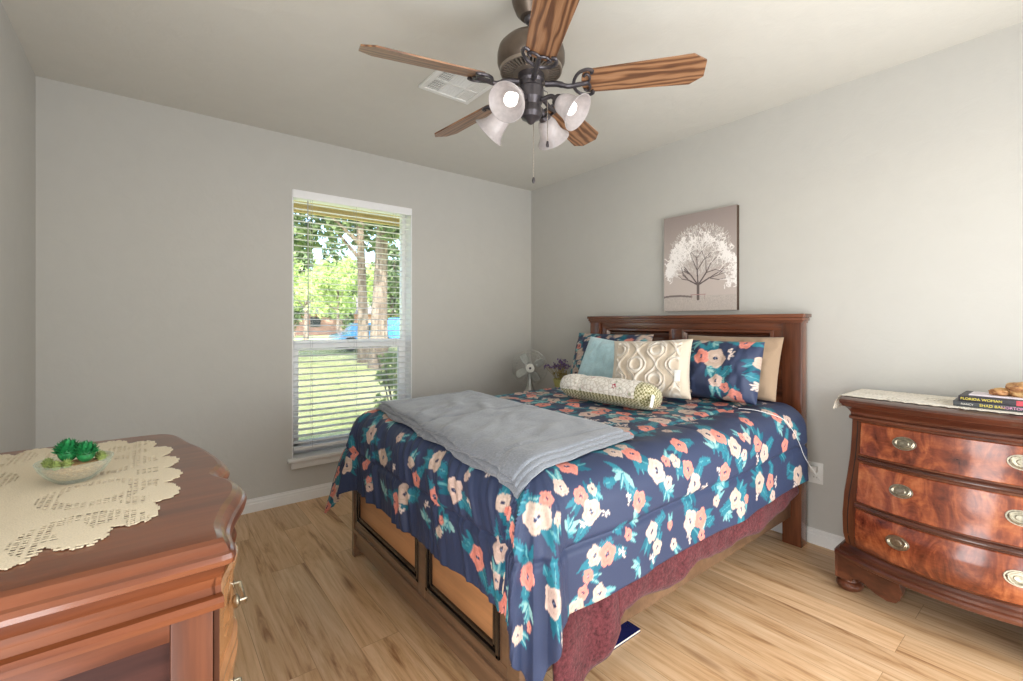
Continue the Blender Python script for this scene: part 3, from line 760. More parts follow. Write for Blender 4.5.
# ------------------------------------------------------------------ comforter draped over the mattress
CX0, CY0, CY1, CXH = 0.915, 1.035, 2.20, 2.60          # flat top rectangle
TOPZ = 0.765
RF = 0.12
def n3(x, y, z=0.0): return noise.noise(Vector((x, y, z)))
def drape(p, q, off=0.0, flat=1.0, seed=0.0, drape_r=None):
    """cloth coordinates -> position; off = distance outside the comforter surface"""
    dx = min(0.0, p - CX0); dy = (q - CY0) if q < CY0 else (q - CY1 if q > CY1 else 0.0)
    r = math.hypot(dx, dy); nx, ny = max(p, CX0), min(max(q, CY0), CY1)
    R = RF + off
    z = TOPZ + off
    # top: gentle padding and lumps
    puff = 0.007 * n3(p * 5, q * 5, 3) + 0.004 * n3(p * 13, q * 13, 5)
    for qs in (1.13, 1.67, 2.2): puff -= 0.008 * math.exp(-((q - qs) / 0.012) ** 2)
    puff -= 0.007 * math.exp(-((p - 1.75) / 0.012) ** 2)
    edge_y = min(q - CY0, CY1 - q)
    if p > 2.2: z += 0.015 * min(1, (p - 2.2) / 0.3)
    if r < 1e-6:
        return Vector((nx, ny, z + puff * flat))
    ux, uy = dx / r, dy / r
    ang = math.atan2(uy, ux)
    rr = r
    La = R * PI / 2
    if rr < La:
        th = rr / R; hz = R * math.sin(th); dr = R * (1 - math.cos(th))
    else:
        hz = R + (rr - La) * (0.06 + 0.30 * max(0.0, uy)); dr = R + (rr - La) * 0.995
    tang = ny if dx == 0 or abs(dy) < 1e-6 else 0
    s_along = nx * abs(uy) * 1.0 + ny * abs(ux) + ang * 0.22
    k = min(1.0, rr / 0.35)
    foot = max(0.0, -ux)
    fold = 0.0
    fold += foot * k * (0.012 * math.sin(s_along * 19 + 2.6 * n3(s_along * 2, 1.1)) + 0.022 * n3(s_along * 22 + rr * 6, rr * 2.5, 1))
    fold += foot * min(1, rr / 0.08) * 0.024 * n3(s_along * 34 + rr * 12, rr * 4, 8) * (1.0 - 0.3 * k)
    fold += (1 - foot) * k * (0.013 * math.sin(s_along * 8.5 + 1.0) + 0.007 * n3(s_along * 9, rr * 3, 4))
    corner = abs(ux * uy) * 2
    fold += corner * k * (0.03 * math.sin(ang * 9 + 1.0) + 0.012 * math.sin(ang * 21))
    fold = abs(fold) * 0.9 if fold > 0 else fold * 0.25
    fold += corner * 0.03 * k + 0.004 * k
    sag = 0.0
    hz += fold * flat
    hz *= (1.0 / max(abs(ux), abs(uy))) ** 0.55
    for rs in (0.27,):
        hz -= 0.012 * math.exp(-((rr - rs) / 0.011) ** 2) * flat
    puffy = 0.006 * math.sin(min(rr, 0.45) / 0.27 * PI) * flat
    hz += puffy
    P = Vector((nx + ux * hz, ny + uy * hz, z - dr + puff * max(0, 1 - rr / 0.1)))
    P.z = max(P.z, 0.012)
    return P
def over(p, q):
    dx = min(0.0, p - CX0); dy = (q - CY0) if q < CY0 else (q - CY1 if q > CY1 else 0.0)
    return math.hypot(dx, dy)
MOTIFS = [(0.77, 2.05, 0.041, 'C'), (0.81, 1.79, 0.0233, 'c'), (0.65, 2.25, 0.0327, 'K'), (0.6, 2.3, 0.0381, 'C'), (0.63, 2.07, 0.0257, 'k'), (0.7, 1.89, 0.0384, 'C'), (0.54, 2.02, 0.0201, 'c'), (0.57, 2.03, 0.0152, 'k'), (0.79, 1.45, 0.0398, 'C'), (0.74, 1.63, 0.0258, 'c'), (0.69, 1.58, 0.0295, 'K'), (0.61, 1.67, 0.0395, 'C'), (0.56, 1.73, 0.0402, 'K'), (0.56, 1.67, 0.0305, 'B'), (0.67, 1.43, 0.0313, 'K'), (0.61, 1.5, 0.0284, 'B'), (0.73, 1.3, 0.0404, 'C'), (0.71, 1.22, 0.0247, 'B'), (0.79, 1.25, 0.018, 'c'), (0.77, 1.04, 0.0254, 'C'), (0.75, 1.01, 0.0188, 'k'), (0.69, 1.78, 0.0275, 'B'), (0.55, 1.89, 0.0385, 'L'), (0.56, 1.17, 0.0377, 'K'), (0.63, 1.05, 0.0352, 'C'), (0.57, 1.08, 0.0259, 'B'), (0.57, 1.38, 0.019, 'c'), (0.61, 1.37, 0.0152, 'k'), (0.58, 1.26, 0.0288, 'F'), (0.62, 1.33, 0.0335, 'L'), (0.56, 1.51, 0.0326, 'L'), (0.81, 0.92, 0.0387, 'C'), (0.72, 0.96, 0.0275, 'K'), (0.86, 0.94, 0.0183, 'k'), (0.92, 0.94, 0.0255, 'c'), (0.86, 0.88, 0.0181, 'c'), (1, 1, 0.0342, 'K'), (0.98, 0.9, 0.0259, 'K'), (1.01, 0.85, 0.0358, 'C'), (1.07, 0.84, 0.0267, 'B'), (1.23, 1.01, 0.0303, 'C'), (1.29, 0.98, 0.0343, 'K'), (1.19, 0.93, 0.043, 'L'), (0.91, 0.82, 0.0373, 'L'), (1.03, 0.91, 0.0166, 'c'), (1.07, 0.91, 0.0337, 'F'), (1.23, 0.83, 0.0322, 'K'), (1.17, 0.85, 0.0279, 'B'), (1.2, 0.78, 0.0318, 'L'), (1.17, 0.74, 0.0174, 'k'), (1.02, 0.72, 0.0294, 'C'), (1.07, 0.71, 0.0333, 'K'), (1.13, 0.69, 0.0308, 'B'), (1.1, 0.76, 0.034, 'F'), (0.68, 0.84, 0.0324, 'K'), (0.99, 0.67, 0.0193, 'k'), (0.75, 0.82, 0.0297, 'F'), (0.74, 0.72, 0.0404, 'C'), (0.94, 0.59, 0.0314, 'C'), (0.97, 0.63, 0.0191, 'k'), (1.03, 0.61, 0.0261, 'c'), (0.75, 0.61, 0.0322, 'B'), (0.63, 0.79, 0.0353, 'L'), (0.59, 0.75, 0.0146, 'k'), (0.54, 0.79, 0.0232, 'c'), (0.97, 0.59, 0.0382, 'F'), (0.47, 0.75, 0.0288, 'F'), (0.98, 0.83, 0.0257, 'B'), (1.3, 0.71, 0.0332, 'C'), (1.33, 0.65, 0.0262, 'C'), (1.41, 0.7, 0.0155, 'k'), (1.43, 0.63, 0.0195, 'c'), (1.29, 0.62, 0.0293, 'B'), (1.22, 0.63, 0.0284, 'L'), (1.54, 0.68, 0.0406, 'C'), (1.61, 0.67, 0.0375, 'K'), (1.61, 0.61, 0.0208, 'k'), (1.52, 0.62, 0.0282, 'B'), (1.64, 0.63, 0.0336, 'F'), (1.55, 0.96, 0.0334, 'K'), (1.77, 0.97, 0.0361, 'C'), (1.82, 0.95, 0.0365, 'K'), (1.74, 0.91, 0.0395, 'L'), (1.35, 0.9, 0.0417, 'C'), (1.42, 0.92, 0.0196, 'k'), (1.47, 0.91, 0.0239, 'c'), (1.4, 0.85, 0.0231, 'c'), (1.4, 0.82, 0.0308, 'L'), (1.53, 0.87, 0.0324, 'K'), (1.57, 0.81, 0.037, 'C'), (1.64, 0.79, 0.0295, 'B'), (1.52, 0.79, 0.0242, 'B'), (1.61, 0.88, 0.0376, 'F'), (1.88, 0.89, 0.0412, 'C'), (1.97, 0.92, 0.019, 'k'), (2.01, 0.91, 0.024, 'c'), (1.94, 0.85, 0.0233, 'c'), (1.95, 0.82, 0.028, 'L'), (2.08, 0.87, 0.0341, 'K'), (2.14, 0.82, 0.0397, 'C'), (2.06, 0.81, 0.0339, 'B'), (1.78, 0.81, 0.0353, 'K'), (1.73, 0.82, 0.026, 'B'), (1.77, 0.75, 0.0352, 'L'), (1.85, 0.69, 0.0405, 'C'), (1.89, 0.64, 0.0319, 'C'), (1.72, 0.71, 0.0216, 'c'), (1.94, 0.67, 0.0185, 'k'), (2.09, 0.7, 0.044, 'C'), (2.2, 0.68, 0.0354, 'K'), (2.27, 0.66, 0.0361, 'B'), (2.07, 0.64, 0.0291, 'B'), (2.22, 0.61, 0.0254, 'c'), (2.36, 0.81, 0.0318, 'K'), (2.37, 0.95, 0.0324, 'K'), (2.36, 0.99, 0.0272, 'C'), (2.32, 0.91, 0.0369, 'L'), (2.44, 0.91, 0.0327, 'C'), (2.47, 0.84, 0.0218, 'c'), (2.49, 0.64, 0.0438, 'C'), (2.46, 0.59, 0.0326, 'B'), (2.12, 0.98, 0.0304, 'K'), (1.79, 0.65, 0.0309, 'L'), (2.06, 0.76, 0.034, 'F'), (2.41, 0.73, 0.0376, 'F')]
MOTIFS += random_motifs(CX0 - 0.42, 2.62, CY0 - 0.4, CY1 + 0.44, 11, step=0.165, keep=lambda p, q: all(math.hypot(p - a_[0], q - a_[1]) > 0.12 for a_ in MOTIFS))

STEP = 0.0042
OV = 0.445
pa = np.arange(CX0 - OV, CXH + 1e-6, STEP); qa = np.arange(CY0 - OV, CY1 + OV + 1e-6, STEP)
def in_cloth(p, q):
    r = over(p, q)
    dx = CX0 - p; dy = max(CY0 - q, q - CY1)
    if dx > 0 and dy > 0:                                 # rounded corner of the comforter
        return math.hypot(max(0, dx - (OV - 0.06)), max(0, dy - (OV - 0.06))) < 0.06 + 1e-6
    return True
def make_cloth(name, pa, qa, fn, mats, cut=None, thick=0.01, colfn=None, parent=None):
    m = MB(); idx = -np.ones((len(pa), len(qa)), int); pts = []
    for i, p in enumerate(pa):
        for j, q in enumerate(qa):
            if cut is None or cut(p, q):
                idx[i, j] = len(m.v); m.v.append(tuple(fn(p, q))); pts.append((p, q))
    for i in range(len(pa) - 1):
        for j in range(len(qa) - 1):
            q4 = (idx[i, j], idx[i + 1, j], idx[i + 1, j + 1], idx[i, j + 1])
            if min(q4) >= 0: m.f.append(tuple(int(t) for t in q4)); m.mi.append(0)
    if colfn is not None:
        A = np.array(pts); m.cols = colfn(A[:, 0], A[:, 1])
    o = m.build(name, mats, parent)
    if thick: mod(o, 'SOLIDIFY', thickness=thick, offset=-1.0, material_offset=1 if len(mats) > 1 else 0, material_offset_rim=0)
    return o
com = make_cloth('comforter', pa, qa, drape, [M_FLORAL, M_BEIGE], in_cloth, 0.012,
                 lambda P, Q: paint_floral(P, Q, MOTIFS, 3))
tag(com, 'navy comforter printed with coral and cream flowers, draped over the bed', 'comforter')

# burgundy fleece hanging below the comforter on the near side
def fleece(p, q):
    """p along the bed, q: 0 at the top edge to 1 at the hem"""
    hem = 0.262 + 0.020 * n3(p * 5, 0.5, 2) + 0.006 * math.sin(p * 19 + 1)
    if p < 1.22: hem -= (1.22 - p) * 0.62
    if p > 2.35: hem += (p - 2.35) * 0.22
    hem = max(hem, 0.03)
    ztop = 0.60; z = ztop + (hem - ztop) * q
    y = 0.965 - 0.012 * q + 0.010 * n3(p * 9, 0.3, 7) * q + 0.006 * math.sin(p * 11 + 2 * n3(p * 2, 1, 1)) * q + 0.008 * n3(p * 14, q * 3, 2)
    if p < 1.15: y += 0.016 * math.sin((p - 1.15) * 34) * q - 0.02 * q
    if q > 0.94: y += 0.012 * (q - 0.94) / 0.06
    y = min(y, 0.978)
    w = min(1.0, max(0.0, (0.44 - z) / 0.10)); y = 0.975 * (1 - w) + y * w
    return Vector((p, y, z))
pa2 = np.arange(0.885, 2.62, 0.012); qa2 = np.linspace(0, 1, 36)
fle = make_cloth('fleece_blanket', pa2, qa2, fleece, [M_FLEECE], None, 0.014)
tag(fle, 'fluffy burgundy fleece blanket showing below the comforter along the near side', 'blanket')

# folded grey blanket laid across the foot of the bed
def poly_in(poly, x, y):
    c = False; n = len(poly)
    for i in range(n):
        x1, y1 = poly[i]; x2, y2 = poly[(i + 1) % n]
        if (y1 > y) != (y2 > y) and x < (x2 - x1) * (y - y1) / (y2 - y1) + x1: c = not c
    return c
# quad in cloth coordinates: A far-foot, B far-head, C near-head, D near-foot
def grey_layer(A, B, C, D, off, seed, nx_=70, ny_=120):
    m = MB()
    for i in range(nx_ + 1):
        u = i / nx_
        for j in range(ny_ + 1):
            v = j / ny_
            # rounded, slightly wavy edges
            uu = u + 0.012 * math.sin(v * 9 + seed) * (1 - abs(2 * u - 1)); vv = v
            p = (A[0] * (1 - uu) + B[0] * uu) * (1 - vv) + (D[0] * (1 - uu) + C[0] * uu) * vv
            q = (A[1] * (1 - uu) + B[1] * uu) * (1 - vv) + (D[1] * (1 - uu) + C[1] * uu) * vv
            if u == 0 or u == 1: p += 0.006 * math.sin(v * 23 + seed)
            P = drape(p, q, off, 0.5)
            wr = 0.012 * max(0, n3(p * 3 + q * 5, q * 16 - p * 9, seed)) + 0.011 * max(0, math.sin((p * 0.9 - q) * 26 + 3 * n3(p * 4, q * 4, seed))) * max(0, n3(p * 3, q * 3, seed + 5) + 0.2)
            e = min(u, 1 - u, v, 1 - v); P.z += wr * min(1, e / 0.08) - 0.004 * max(0, 1 - e / 0.02)
            m.v.append(tuple(P))
    for i in range(nx_):
        for j in range(ny_):
            a_ = i * (ny_ + 1) + j; m.f.append((a_, a_ + ny_ + 1, a_ + ny_ + 2, a_ + 1)); m.mi.append(0)
    return m
gA, gB, gC, gD = (0.90, 2.20), (1.47, 2.28), (1.385, 1.06), (0.80, 0.985)
gt = thing('folded_blanket', 'grey fleece blanket folded and laid across the foot of the bed', 'blanket', (1.15, 1.7, TOPZ + 0.01))
for k, off in enumerate((0.015, 0.026, 0.037)):
    d = (2 - k) * 0.010
    o = grey_layer((gA[0] - d, gA[1] - 0.01 * k), gB, (gC[0] + d * 1.6, gC[1] + 0.012 * k), (gD[0] - d * 0.4, gD[1] + 0.014 * k), off, k * 3.0).build('blanket_layer', M_GREY, gt)
    mod(o, 'SOLIDIFY', thickness=0.009, offset=0.0)
#--PART4--
# ------------------------------------------------------------------ pillows
def pillow(name, label, cat, w, h, t, loc, lean, yaw, mats, colfn=None, roll=0.0, n=46, pinch=0.07, puff=0.45, seed=0, disp=None, flange=0.0, rnd=0.0, crease=1.0):
    """local frame: X = width, Z = height (0 at the bottom edge), front faces -Y; mats[0] front, mats[-1] back"""
    m = MB(); cols = []; ids = {}
    def shape(u, v, side):
        # corners stay out, edge middles pull in
        x = u * w / 2 * (1 - pinch * (1 - v * v) * abs(u) ** 2)
        z = h / 2 + v * h / 2 * (1 - pinch * (1 - u * u) * abs(v) ** 2)
        au, av = min(1, abs(u) / (1 - flange)), min(1, abs(v) / (1 - flange))
        x *= math.sqrt(1 - rnd * v * v * 0.5) * (1 + rnd * 0.12); z = h / 2 + (z - h / 2) * math.sqrt(1 - rnd * u * u * 0.5) * (1 + rnd * 0.05)
        th = t / 2 * max(0, (1 - au ** 2.6)) ** puff * max(0, (1 - av ** 2.6)) ** puff
        wr = crease * 0.010 * n3(u * 2.3 + seed, v * 2.3, seed + side) + crease * 0.006 * n3(u * 7 + seed, v * 3, seed)
        e = min(1, (1 - au) * 5) * min(1, (1 - av) * 5)
        y = side * (th + wr * e + (disp(u, v) * e if (disp and side < 0) else 0) + 0.001)
        # sag: thicker towards the bottom
        y *= 1 + 0.12 * (-v)
        return (x, y, z)
    uv = []
    for side in (-1, 1):
        for i in range(n + 1):
            for j in range(n + 1):
                u, v = -1 + 2 * i / n, -1 + 2 * j / n
                edge = i in (0, n) or j in (0, n)
                if side == 1 and edge: ids[(1, i, j)] = ids[(-1, i, j)]; continue
                ids[(side, i, j)] = len(m.v); m.v.append(shape(u, v, side)); uv.append((u * w / 2, v * h / 2, side))
    for side in (-1, 1):
        for i in range(n):
            for j in range(n):
                q = [ids[(side, i, j)], ids[(side, i + 1, j)], ids[(side, i + 1, j + 1)], ids[(side, i, j + 1)]]
                if side == 1: q = q[::-1]
                m.f.append(tuple(q)); m.mi.append(0 if side == -1 else len(mats) - 1)
    if colfn:
        A = np.array(uv); m.cols = colfn(A[:, 0] + seed * 3.0, A[:, 1])
    o = m.build(name, mats); o.location = loc; o.rotation_euler = Euler((-lean, roll, yaw), 'XYZ')
    return tag(o, label, cat)
def sham_cols(x0, w, h, seed, mot=None):
    def f(P, Q):
        mo = random_motifs(x0 - w / 2 - 0.05, x0 + w / 2 + 0.1, -h / 2 - 0.05, h / 2 + 0.1, seed, step=0.17, sc_=1.05) if mot is None else [(a + x0, b, c, d) for a, b, c, d in mot]
        return paint_floral(P, Q, mo, seed)
    return f
YAWH = -PI / 2          # front faces -X
Z0 = TOPZ + 0.018
TP = pillow('pillow', 'tan pillow leaning on the headboard behind the right-hand floral pillow', 'pillow', 0.56, 0.355, 0.15, (2.545, 1.30, Z0 + 0.0), 0.30, YAWH, [M_TAN], seed=3, pinch=0.05, rnd=0.10, crease=2.2)
pillow('pillow', 'navy floral pillow standing at the back, behind the pale teal and cream pillows', 'pillow', 0.68, 0.355, 0.15, (2.50, 2.13, Z0), 0.30, YAWH, [M_FLORAL], sham_cols(2 * 3.0, 0.66, 0.40, 5), seed=2, crease=1.8, rnd=0.12)
MOT_S = [(0.02, 0.045, 0.052, 'C'), (-0.055, 0.05, 0.04, 'K'), (0.085, 0.075, 0.045, 'B'), (-0.16, 0.09, 0.035, 'L'), (-0.02, 0.15, 0.04, 'L'),
         (0.045, -0.075, 0.033, 'c'), (0.09, -0.105, 0.024, 'k'), (0.15, 0.15, 0.035, 'K'), (-0.15, 0.0, 0.028, 'c'), (-0.195, -0.03, 0.022, 'k'), (-0.18, -0.06, 0.025, 'k'),
         (-0.165, -0.105, 0.045, 'C'), (-0.10, -0.13, 0.045, 'B'), (0.14, -0.15, 0.04, 'K'), (0.10, -0.19, 0.04, 'C'), (0.02, -0.14, 0.05, 'F'), (0.17, -0.03, 0.05, 'F'), (-0.01, -0.01, 0.04, 'L'),
         (-0.08, 0.17, 0.03, 'c'), (-0.24, 0.08, 0.045, 'C'), (-0.26, -0.1, 0.04, 'K'), (0.25, 0.05, 0.04, 'C'), (0.24, -0.08, 0.04, 'B'), (0.12, 0.02, 0.05, 'F')]
pillow('pillow', 'navy floral pillow leaning in front of the tan pillow, right of the cream one', 'pillow', 0.46, 0.335, 0.17, (2.36, 1.265, Z0), 0.30, YAWH, [M_FLORAL], sham_cols(3.0, 0.46, 0.42, 9, MOT_S), seed=1, crease=1.5, rnd=0.14, n=90)
pillow('pillow', 'plain pale teal square pillow leaning beside the cream patterned pillow', 'pillow', 0.41, 0.33, 0.13, (2.28, 1.97, Z0), 0.40, YAWH + 0.10, [M_TEAL], seed=6, roll=0.10, rnd=0.12, crease=1.5)
def ogee(u, v):
    if abs(u) > 0.80 or abs(v) > 0.86: return 0
    x, y = u * 2.1 + 0.5, v * 1.5
    k = round(x); a = (x - k)
    # two mirrored wavy ribs enclosing a drop
    s_ = 0.30 * math.cos(PI * (y * 1.35 + k))
    d = min(abs(abs(a) - (0.26 + s_ * 0.8)), 1)
    r_ = math.exp(-(d / 0.055) ** 2)
    cy_ = ((y * 1.35 + k) % 2) - 0.0
    cc = min(abs(cy_), abs(cy_ - 2)); dd = abs(math.hypot(a / 0.30, cc / 0.42) - 1)
    return 0.011 * max(r_, math.exp(-(dd / 0.20) ** 2))
def ogee_col(P, Q):
    C = np.empty((P.size, 4)); C[:, 3] = 1
    for i in range(P.size):
        u, v = (P[i] - 12.0) / 0.225, Q[i] / 0.2
        g = ogee(u, v) / 0.011
        b = (0.62, 0.54, 0.43); l = (0.72, 0.67, 0.60); d = (0.44, 0.35, 0.26)
        c = [b[k] if (abs(u) > 0.80 or abs(v) > 0.86) else d[k] * (1 - g) * 0.55 + b[k] * 0.45 * (1 - g) + l[k] * g for k in range(3)]
        C[i, :3] = c
    return C
cp = pillow('pillow', 'cream pillow with a raised white pattern of pointed ovals, leaning in the middle', 'pillow', 0.45, 0.335, 0.17, (2.145, 1.515, Z0 + 0.002), 0.36, YAWH + 0.32, [painted('cream_tufted_cotton', 0.95, 0.3, 260, 0.3)], ogee_col, seed=4, n=96, disp=ogee, roll=-0.05)
m = MB().box(0.155, 0.185, -0.085, -0.083, 0.075, 0.135, 0.0008); m.build('care_label', M_WHITE, cp, local=True)
# long quilted bolster with green gingham ends
def quilt_mat():
    t = NT('patchwork_quilt_cotton')
    v = t.coords((1, 1, 1)); sp = t.n('ShaderNodeSeparateXYZ'); t.l(v, sp.inputs[0])
    ck = t.n('ShaderNodeTexChecker'); t.l(t.coords((1, 1, 1)), ck.inputs[0]); ck.inputs['Scale'].default_value = 95
    ck.inputs['Color1'].default_value = lin(122, 118, 74); ck.inputs['Color2'].default_value = lin(206, 198, 164)
    vo = t.n('ShaderNodeTexVoronoi'); t.l(v, vo.inputs[0]); vo.inputs['Scale'].default_value = 42; vo.feature = 'DISTANCE_TO_EDGE'
    fl_ = t.noise(v, 26, 2, 0.5)
    wht = t.ramp(vo.outputs['Distance'], [(0.02, lin(206, 196, 182)), (0.12, lin(236, 230, 220))])
    wht = t.mix(t.ramp(fl_.outputs[0], [(0.66, (0, 0, 0, 1)), (0.7, (0.7, 0.7, 0.7, 1))]), wht, lin(196, 150, 150))
    wht = t.mix(t.ramp(t.noise(v, 31, 2).outputs[0], [(0.30, (0.7, 0.7, 0.7, 1)), (0.34, (0, 0, 0, 1))]), wht, lin(128, 140, 100))
    end = t.math('GREATER_THAN', sp.outputs[0], 0.225); low = t.math('LESS_THAN', sp.outputs[2], -0.034)
    msk = t.math('MAXIMUM', end, low)
    t.set(base=t.mix(msk, wht, ck.outputs[0]), rough=0.9, sheen=0.2); t.bump(vo.outputs['Distance'], 0.5, 0.01)
    return t.m
m = MB(); rs = []; N = 34; LB = 0.62
for i in range(N + 1):
    u = -1 + 2 * i / N; x = u * LB / 2
    sc_ = (1 - abs(u) ** 9) ** 0.5 * (1 - 0.10 * math.exp(-((u + 0.42) / 0.05) ** 2)) if abs(u) < 1 else 0.02
    ring = []
    for k in range(28):
        a_ = 2 * PI * k / 28; c_, s_ = math.cos(a_), math.sin(a_)
        ry = 0.088 * abs(c_) ** 0.85 * (1 if c_ > 0 else -1); rz = 0.068 * abs(s_) ** 0.85 * (1 if s_ > 0 else -1)
        w_ = 1 + 0.05 * n3(x * 16, k * 0.5, 1)
        ring.append((x, ry * sc_ * w_, rz * sc_ * w_))
    rs.append(ring)
m.rings(rs)
bo = m.build('bolster_pillow', quilt_mat(), sharp=1.5); bo.location = (1.905, 1.60, Z0 + 0.054); bo.rotation_euler = (-0.35, 0, YAWH + 0.03)
tag(bo, 'long quilted bolster with green gingham ends lying in front of the pillows', 'pillow')
m = MB()
for q in range(5):
    a_ = 2 * PI * q / 5; m.ell((0.10 + 0.009 * math.cos(a_), -0.083, 0.012 + 0.009 * math.sin(a_)), (0.007, 0.004, 0.007), 8, 6)
m.build('stitched_flower', plain('red_felt', lin(176, 66, 84), 0.9), bo, local=True)
m = MB().box(0.312, 0.314, -0.07, -0.045, -0.06, 0.0, 0.0005); m.build('care_label', M_WHITE, bo, local=True)

# ------------------------------------------------------------------ bombe chest of drawers on the right
DT = 0.862
def lerp_tab(tab, z):
    for (a_, b_) in zip(tab, tab[1:]):
        if z <= b_[0]:
            t = (z - a_[0]) / (b_[0] - a_[0]); t = max(0, min(1, t)); t = t * t * (3 - 2 * t) if False else t
            return [a_[k] + (b_[k] - a_[k]) * t for k in range(1, len(a_))]
    return list(tab[-1][1:])
#      z     y_left  x_edge  bow
TAB = [(0.17, 0.700, 2.485, 0.105), (0.25, 0.714, 2.470, 0.115), (0.33, 0.718, 2.475, 0.112), (0.42, 0.716, 2.490, 0.098), (0.50, 0.708, 2.505, 0.082),
       (0.60, 0.700, 2.520, 0.066), (0.70, 0.698, 2.535, 0.052), (0.80, 0.698, 2.545, 0.045)]
YC = 0.33; XBK = XR - 0.02
def front_x(y, z, o=0.0):
    yl, xe, bow = lerp_tab(TAB, z); hw = yl - YC
    u = (y - YC) / hw
    return xe - bow * (1 - min(1.0, abs(u)) ** 2) - o
def outline(z, o=0.0, n=28, cr=0.02, fk=1.0, sk=1.0):
    """closed outline: back-left, along the left side, bowed front, right side"""
    yl, xe, bow = lerp_tab(TAB, z); hw = yl - YC + o * sk; o = o * fk
    pts = [(XBK, YC + hw)]
    pts.append((xe + cr - o, YC + hw))
    for i in range(n + 1):
        u = 1 - 2 * i / n
        uu = u * (1 - cr * 0.35 / hw)
        x = xe - bow * (1 - uu * uu) - o
        pts.append((x, YC + uu * hw))
    pts.append((xe + cr - o, YC - hw)); pts.append((XBK, YC - hw))
    return pts
chest = thing('chest_of_drawers', 'bow-fronted cherry chest with three burl drawers and oval pulls, under the books', 'chest of drawers', (2.65, YC, 0))
m = MB(); rs = []
for i in range(24):
    z = 0.17 + (0.79 - 0.17) * i / 23
    rs.append([(x, y, z) for x, y in outline(z)])
m.rings(rs); m.build('body', M_CHERRY_Z, chest, sharp=0.5)
m = MB()
prof = [(0.755, 0.0), (0.76, 0.016), (0.766, 0.021), (0.774, 0.019), (0.779, 0.010), (0.79, 0.012), (0.806, 0.026), (0.818, 0.042), (0.824, 0.056), (0.832, 0.060), (0.838, 0.068), (0.848, 0.074), (0.856, 0.070), (DT, 0.058)]
rs = [[(x, y, z) for x, y in outline(0.79, o, 28, 0.02 + o * 0.3, 1.55, 0.38)] for z, o in prof]
# the back stays flush with the wall side
rs = [[(min(x, XBK), y, z) for x, y, z in r] for r in rs]
m.rings(rs); m.build('top', M_CHERRY_Y, chest, sharp=0.5)
m = MB()
prof = [(0.148, 0.028), (0.152, 0.034), (0.164, 0.035), (0.172, 0.030), (0.176, 0.020), (0.186, 0.019), (0.192, 0.010), (0.200, 0.006), (0.205, 0.0)]
rs = [[(min(x, XBK), y, z) for x, y in outline(0.2, o)] for z, o in prof]
m.rings(rs); m.build('base_moulding', M_CHERRY_Y, chest, sharp=0.5)
DR = [(0.608, 0.748), (0.408, 0.572), (0.212, 0.378)]
def pull(parent, y, z, o=0.0):
    x = front_x(y, z, 0.006); e = 0.002
    sl = (front_x(y, z + 0.03) - front_x(y, z - 0.03)) / 0.06; sy = (front_x(y + 0.03, z) - front_x(y - 0.03, z)) / 0.06
    nrm = Vector((-1, sy, sl)).normalized()
    yv = Vector((0, 1, 0)); yv = (yv - nrm * yv.dot(nrm)).normalized(); zv = nrm.cross(yv) * -1
    if zv.z < 0: zv = -zv
    def MM(k): 
        M = Matrix.Identity(4)
        for r_ in range(3): M[r_][0] = yv[r_]; M[r_][1] = zv[r_]; M[r_][2] = nrm[r_]; M[r_][3] = (x, y, z)[r_]
        return M
    M = MM(0) @ Matrix.Diagonal((1, 0.68, 1, 1)); W = 0.041
    m = MB().lathe([(0.001, 0.004), (W * 0.35, 0.0045), (W * 0.42, 0.0025), (W * 0.62, 0.0022), (W * 0.68, 0.0042), (W * 0.8, 0.0042), (W * 0.86, 0.002), (W * 0.98, 0.002), (W, 0.0), (W, -0.004)], M, 32)
    pl = m.build('drawer_pull', M_BRASS, parent, sharp=0.5)
    # bail: half ring hanging in front
    B = MM(0); pts = []
    for k in range(17):
        a_ = PI * (1 + k / 16); pts.append(B @ Vector((0.030 * math.cos(a_), 0.0205 * math.sin(a_) + 0.001, 0.0095 + 0.003 * math.sin(-a_))))
    pts = [B @ Vector((-0.030, 0.001, 0.001))] + pts + [B @ Vector((0.030, 0.001, 0.001))]
    m = MB().tube(pts, 0.0022, 8)
    for sx in (-0.030, 0.030): m.ell(B @ Vector((sx, 0.001, 0.006)), (0.0045, 0.0045, 0.0045), 10, 8)
    m.build('bail', M_BRASS, pl)
for k, (z0, z1) in enumerate(DR):
    m = MB(); rs = []
    for (dz, o_in, dy) in ((0, -0.004, 0), (0, 0.004, 0), (0.002, 0.006, 0.002)): pass
    NZ, NY = 8, 30
    yl0 = 0.602
    def dpt(i, j, o, ins=0.0):
        z = z0 + ins + (z1 - z0 - 2 * ins) * j / NZ
        yl = 0.657 - ins
        y = YC + (yl - YC) * (1 - 2 * i / NY)
        return (front_x(y, z, o), y, z)
    idx = {}
    for L_, (o_, ins) in enumerate(((-0.012, 0), (0.003, 0), (0.006, 0.003))):
        for i in range(NY + 1):
            for j in range(NZ + 1):
                if L_ == 2 or i in (0, NY) or j in (0, NZ): idx[(L_, i, j)] = len(m.v); m.v.append(dpt(i, j, o_, ins))
    for i in range(NY):
        for j in range(NZ): m.f.append((idx[2, i, j], idx[2, i + 1, j], idx[2, i + 1, j + 1], idx[2, i, j + 1])); m.mi.append(0)
    per = [(i, 0) for i in range(NY)] + [(NY, j) for j in range(NZ)] + [(i, NZ) for i in range(NY, 0, -1)] + [(0, j) for j in range(NZ, 0, -1)]
    for L_ in (0, 1):
        for a_, b_ in zip(per, per[1:] + per[:1]): m.f.append((idx[(L_,) + a_], idx[(L_,) + b_], idx[(L_ + 1,) + b_], idx[(L_ + 1,) + a_])); m.mi.append(0)
    d = m.build('drawer', M_BURL, chest, sharp=0.5)
    zc = (z0 + z1) / 2
    for y in (0.497, 0.163): pull(d, y, zc + 0.012)
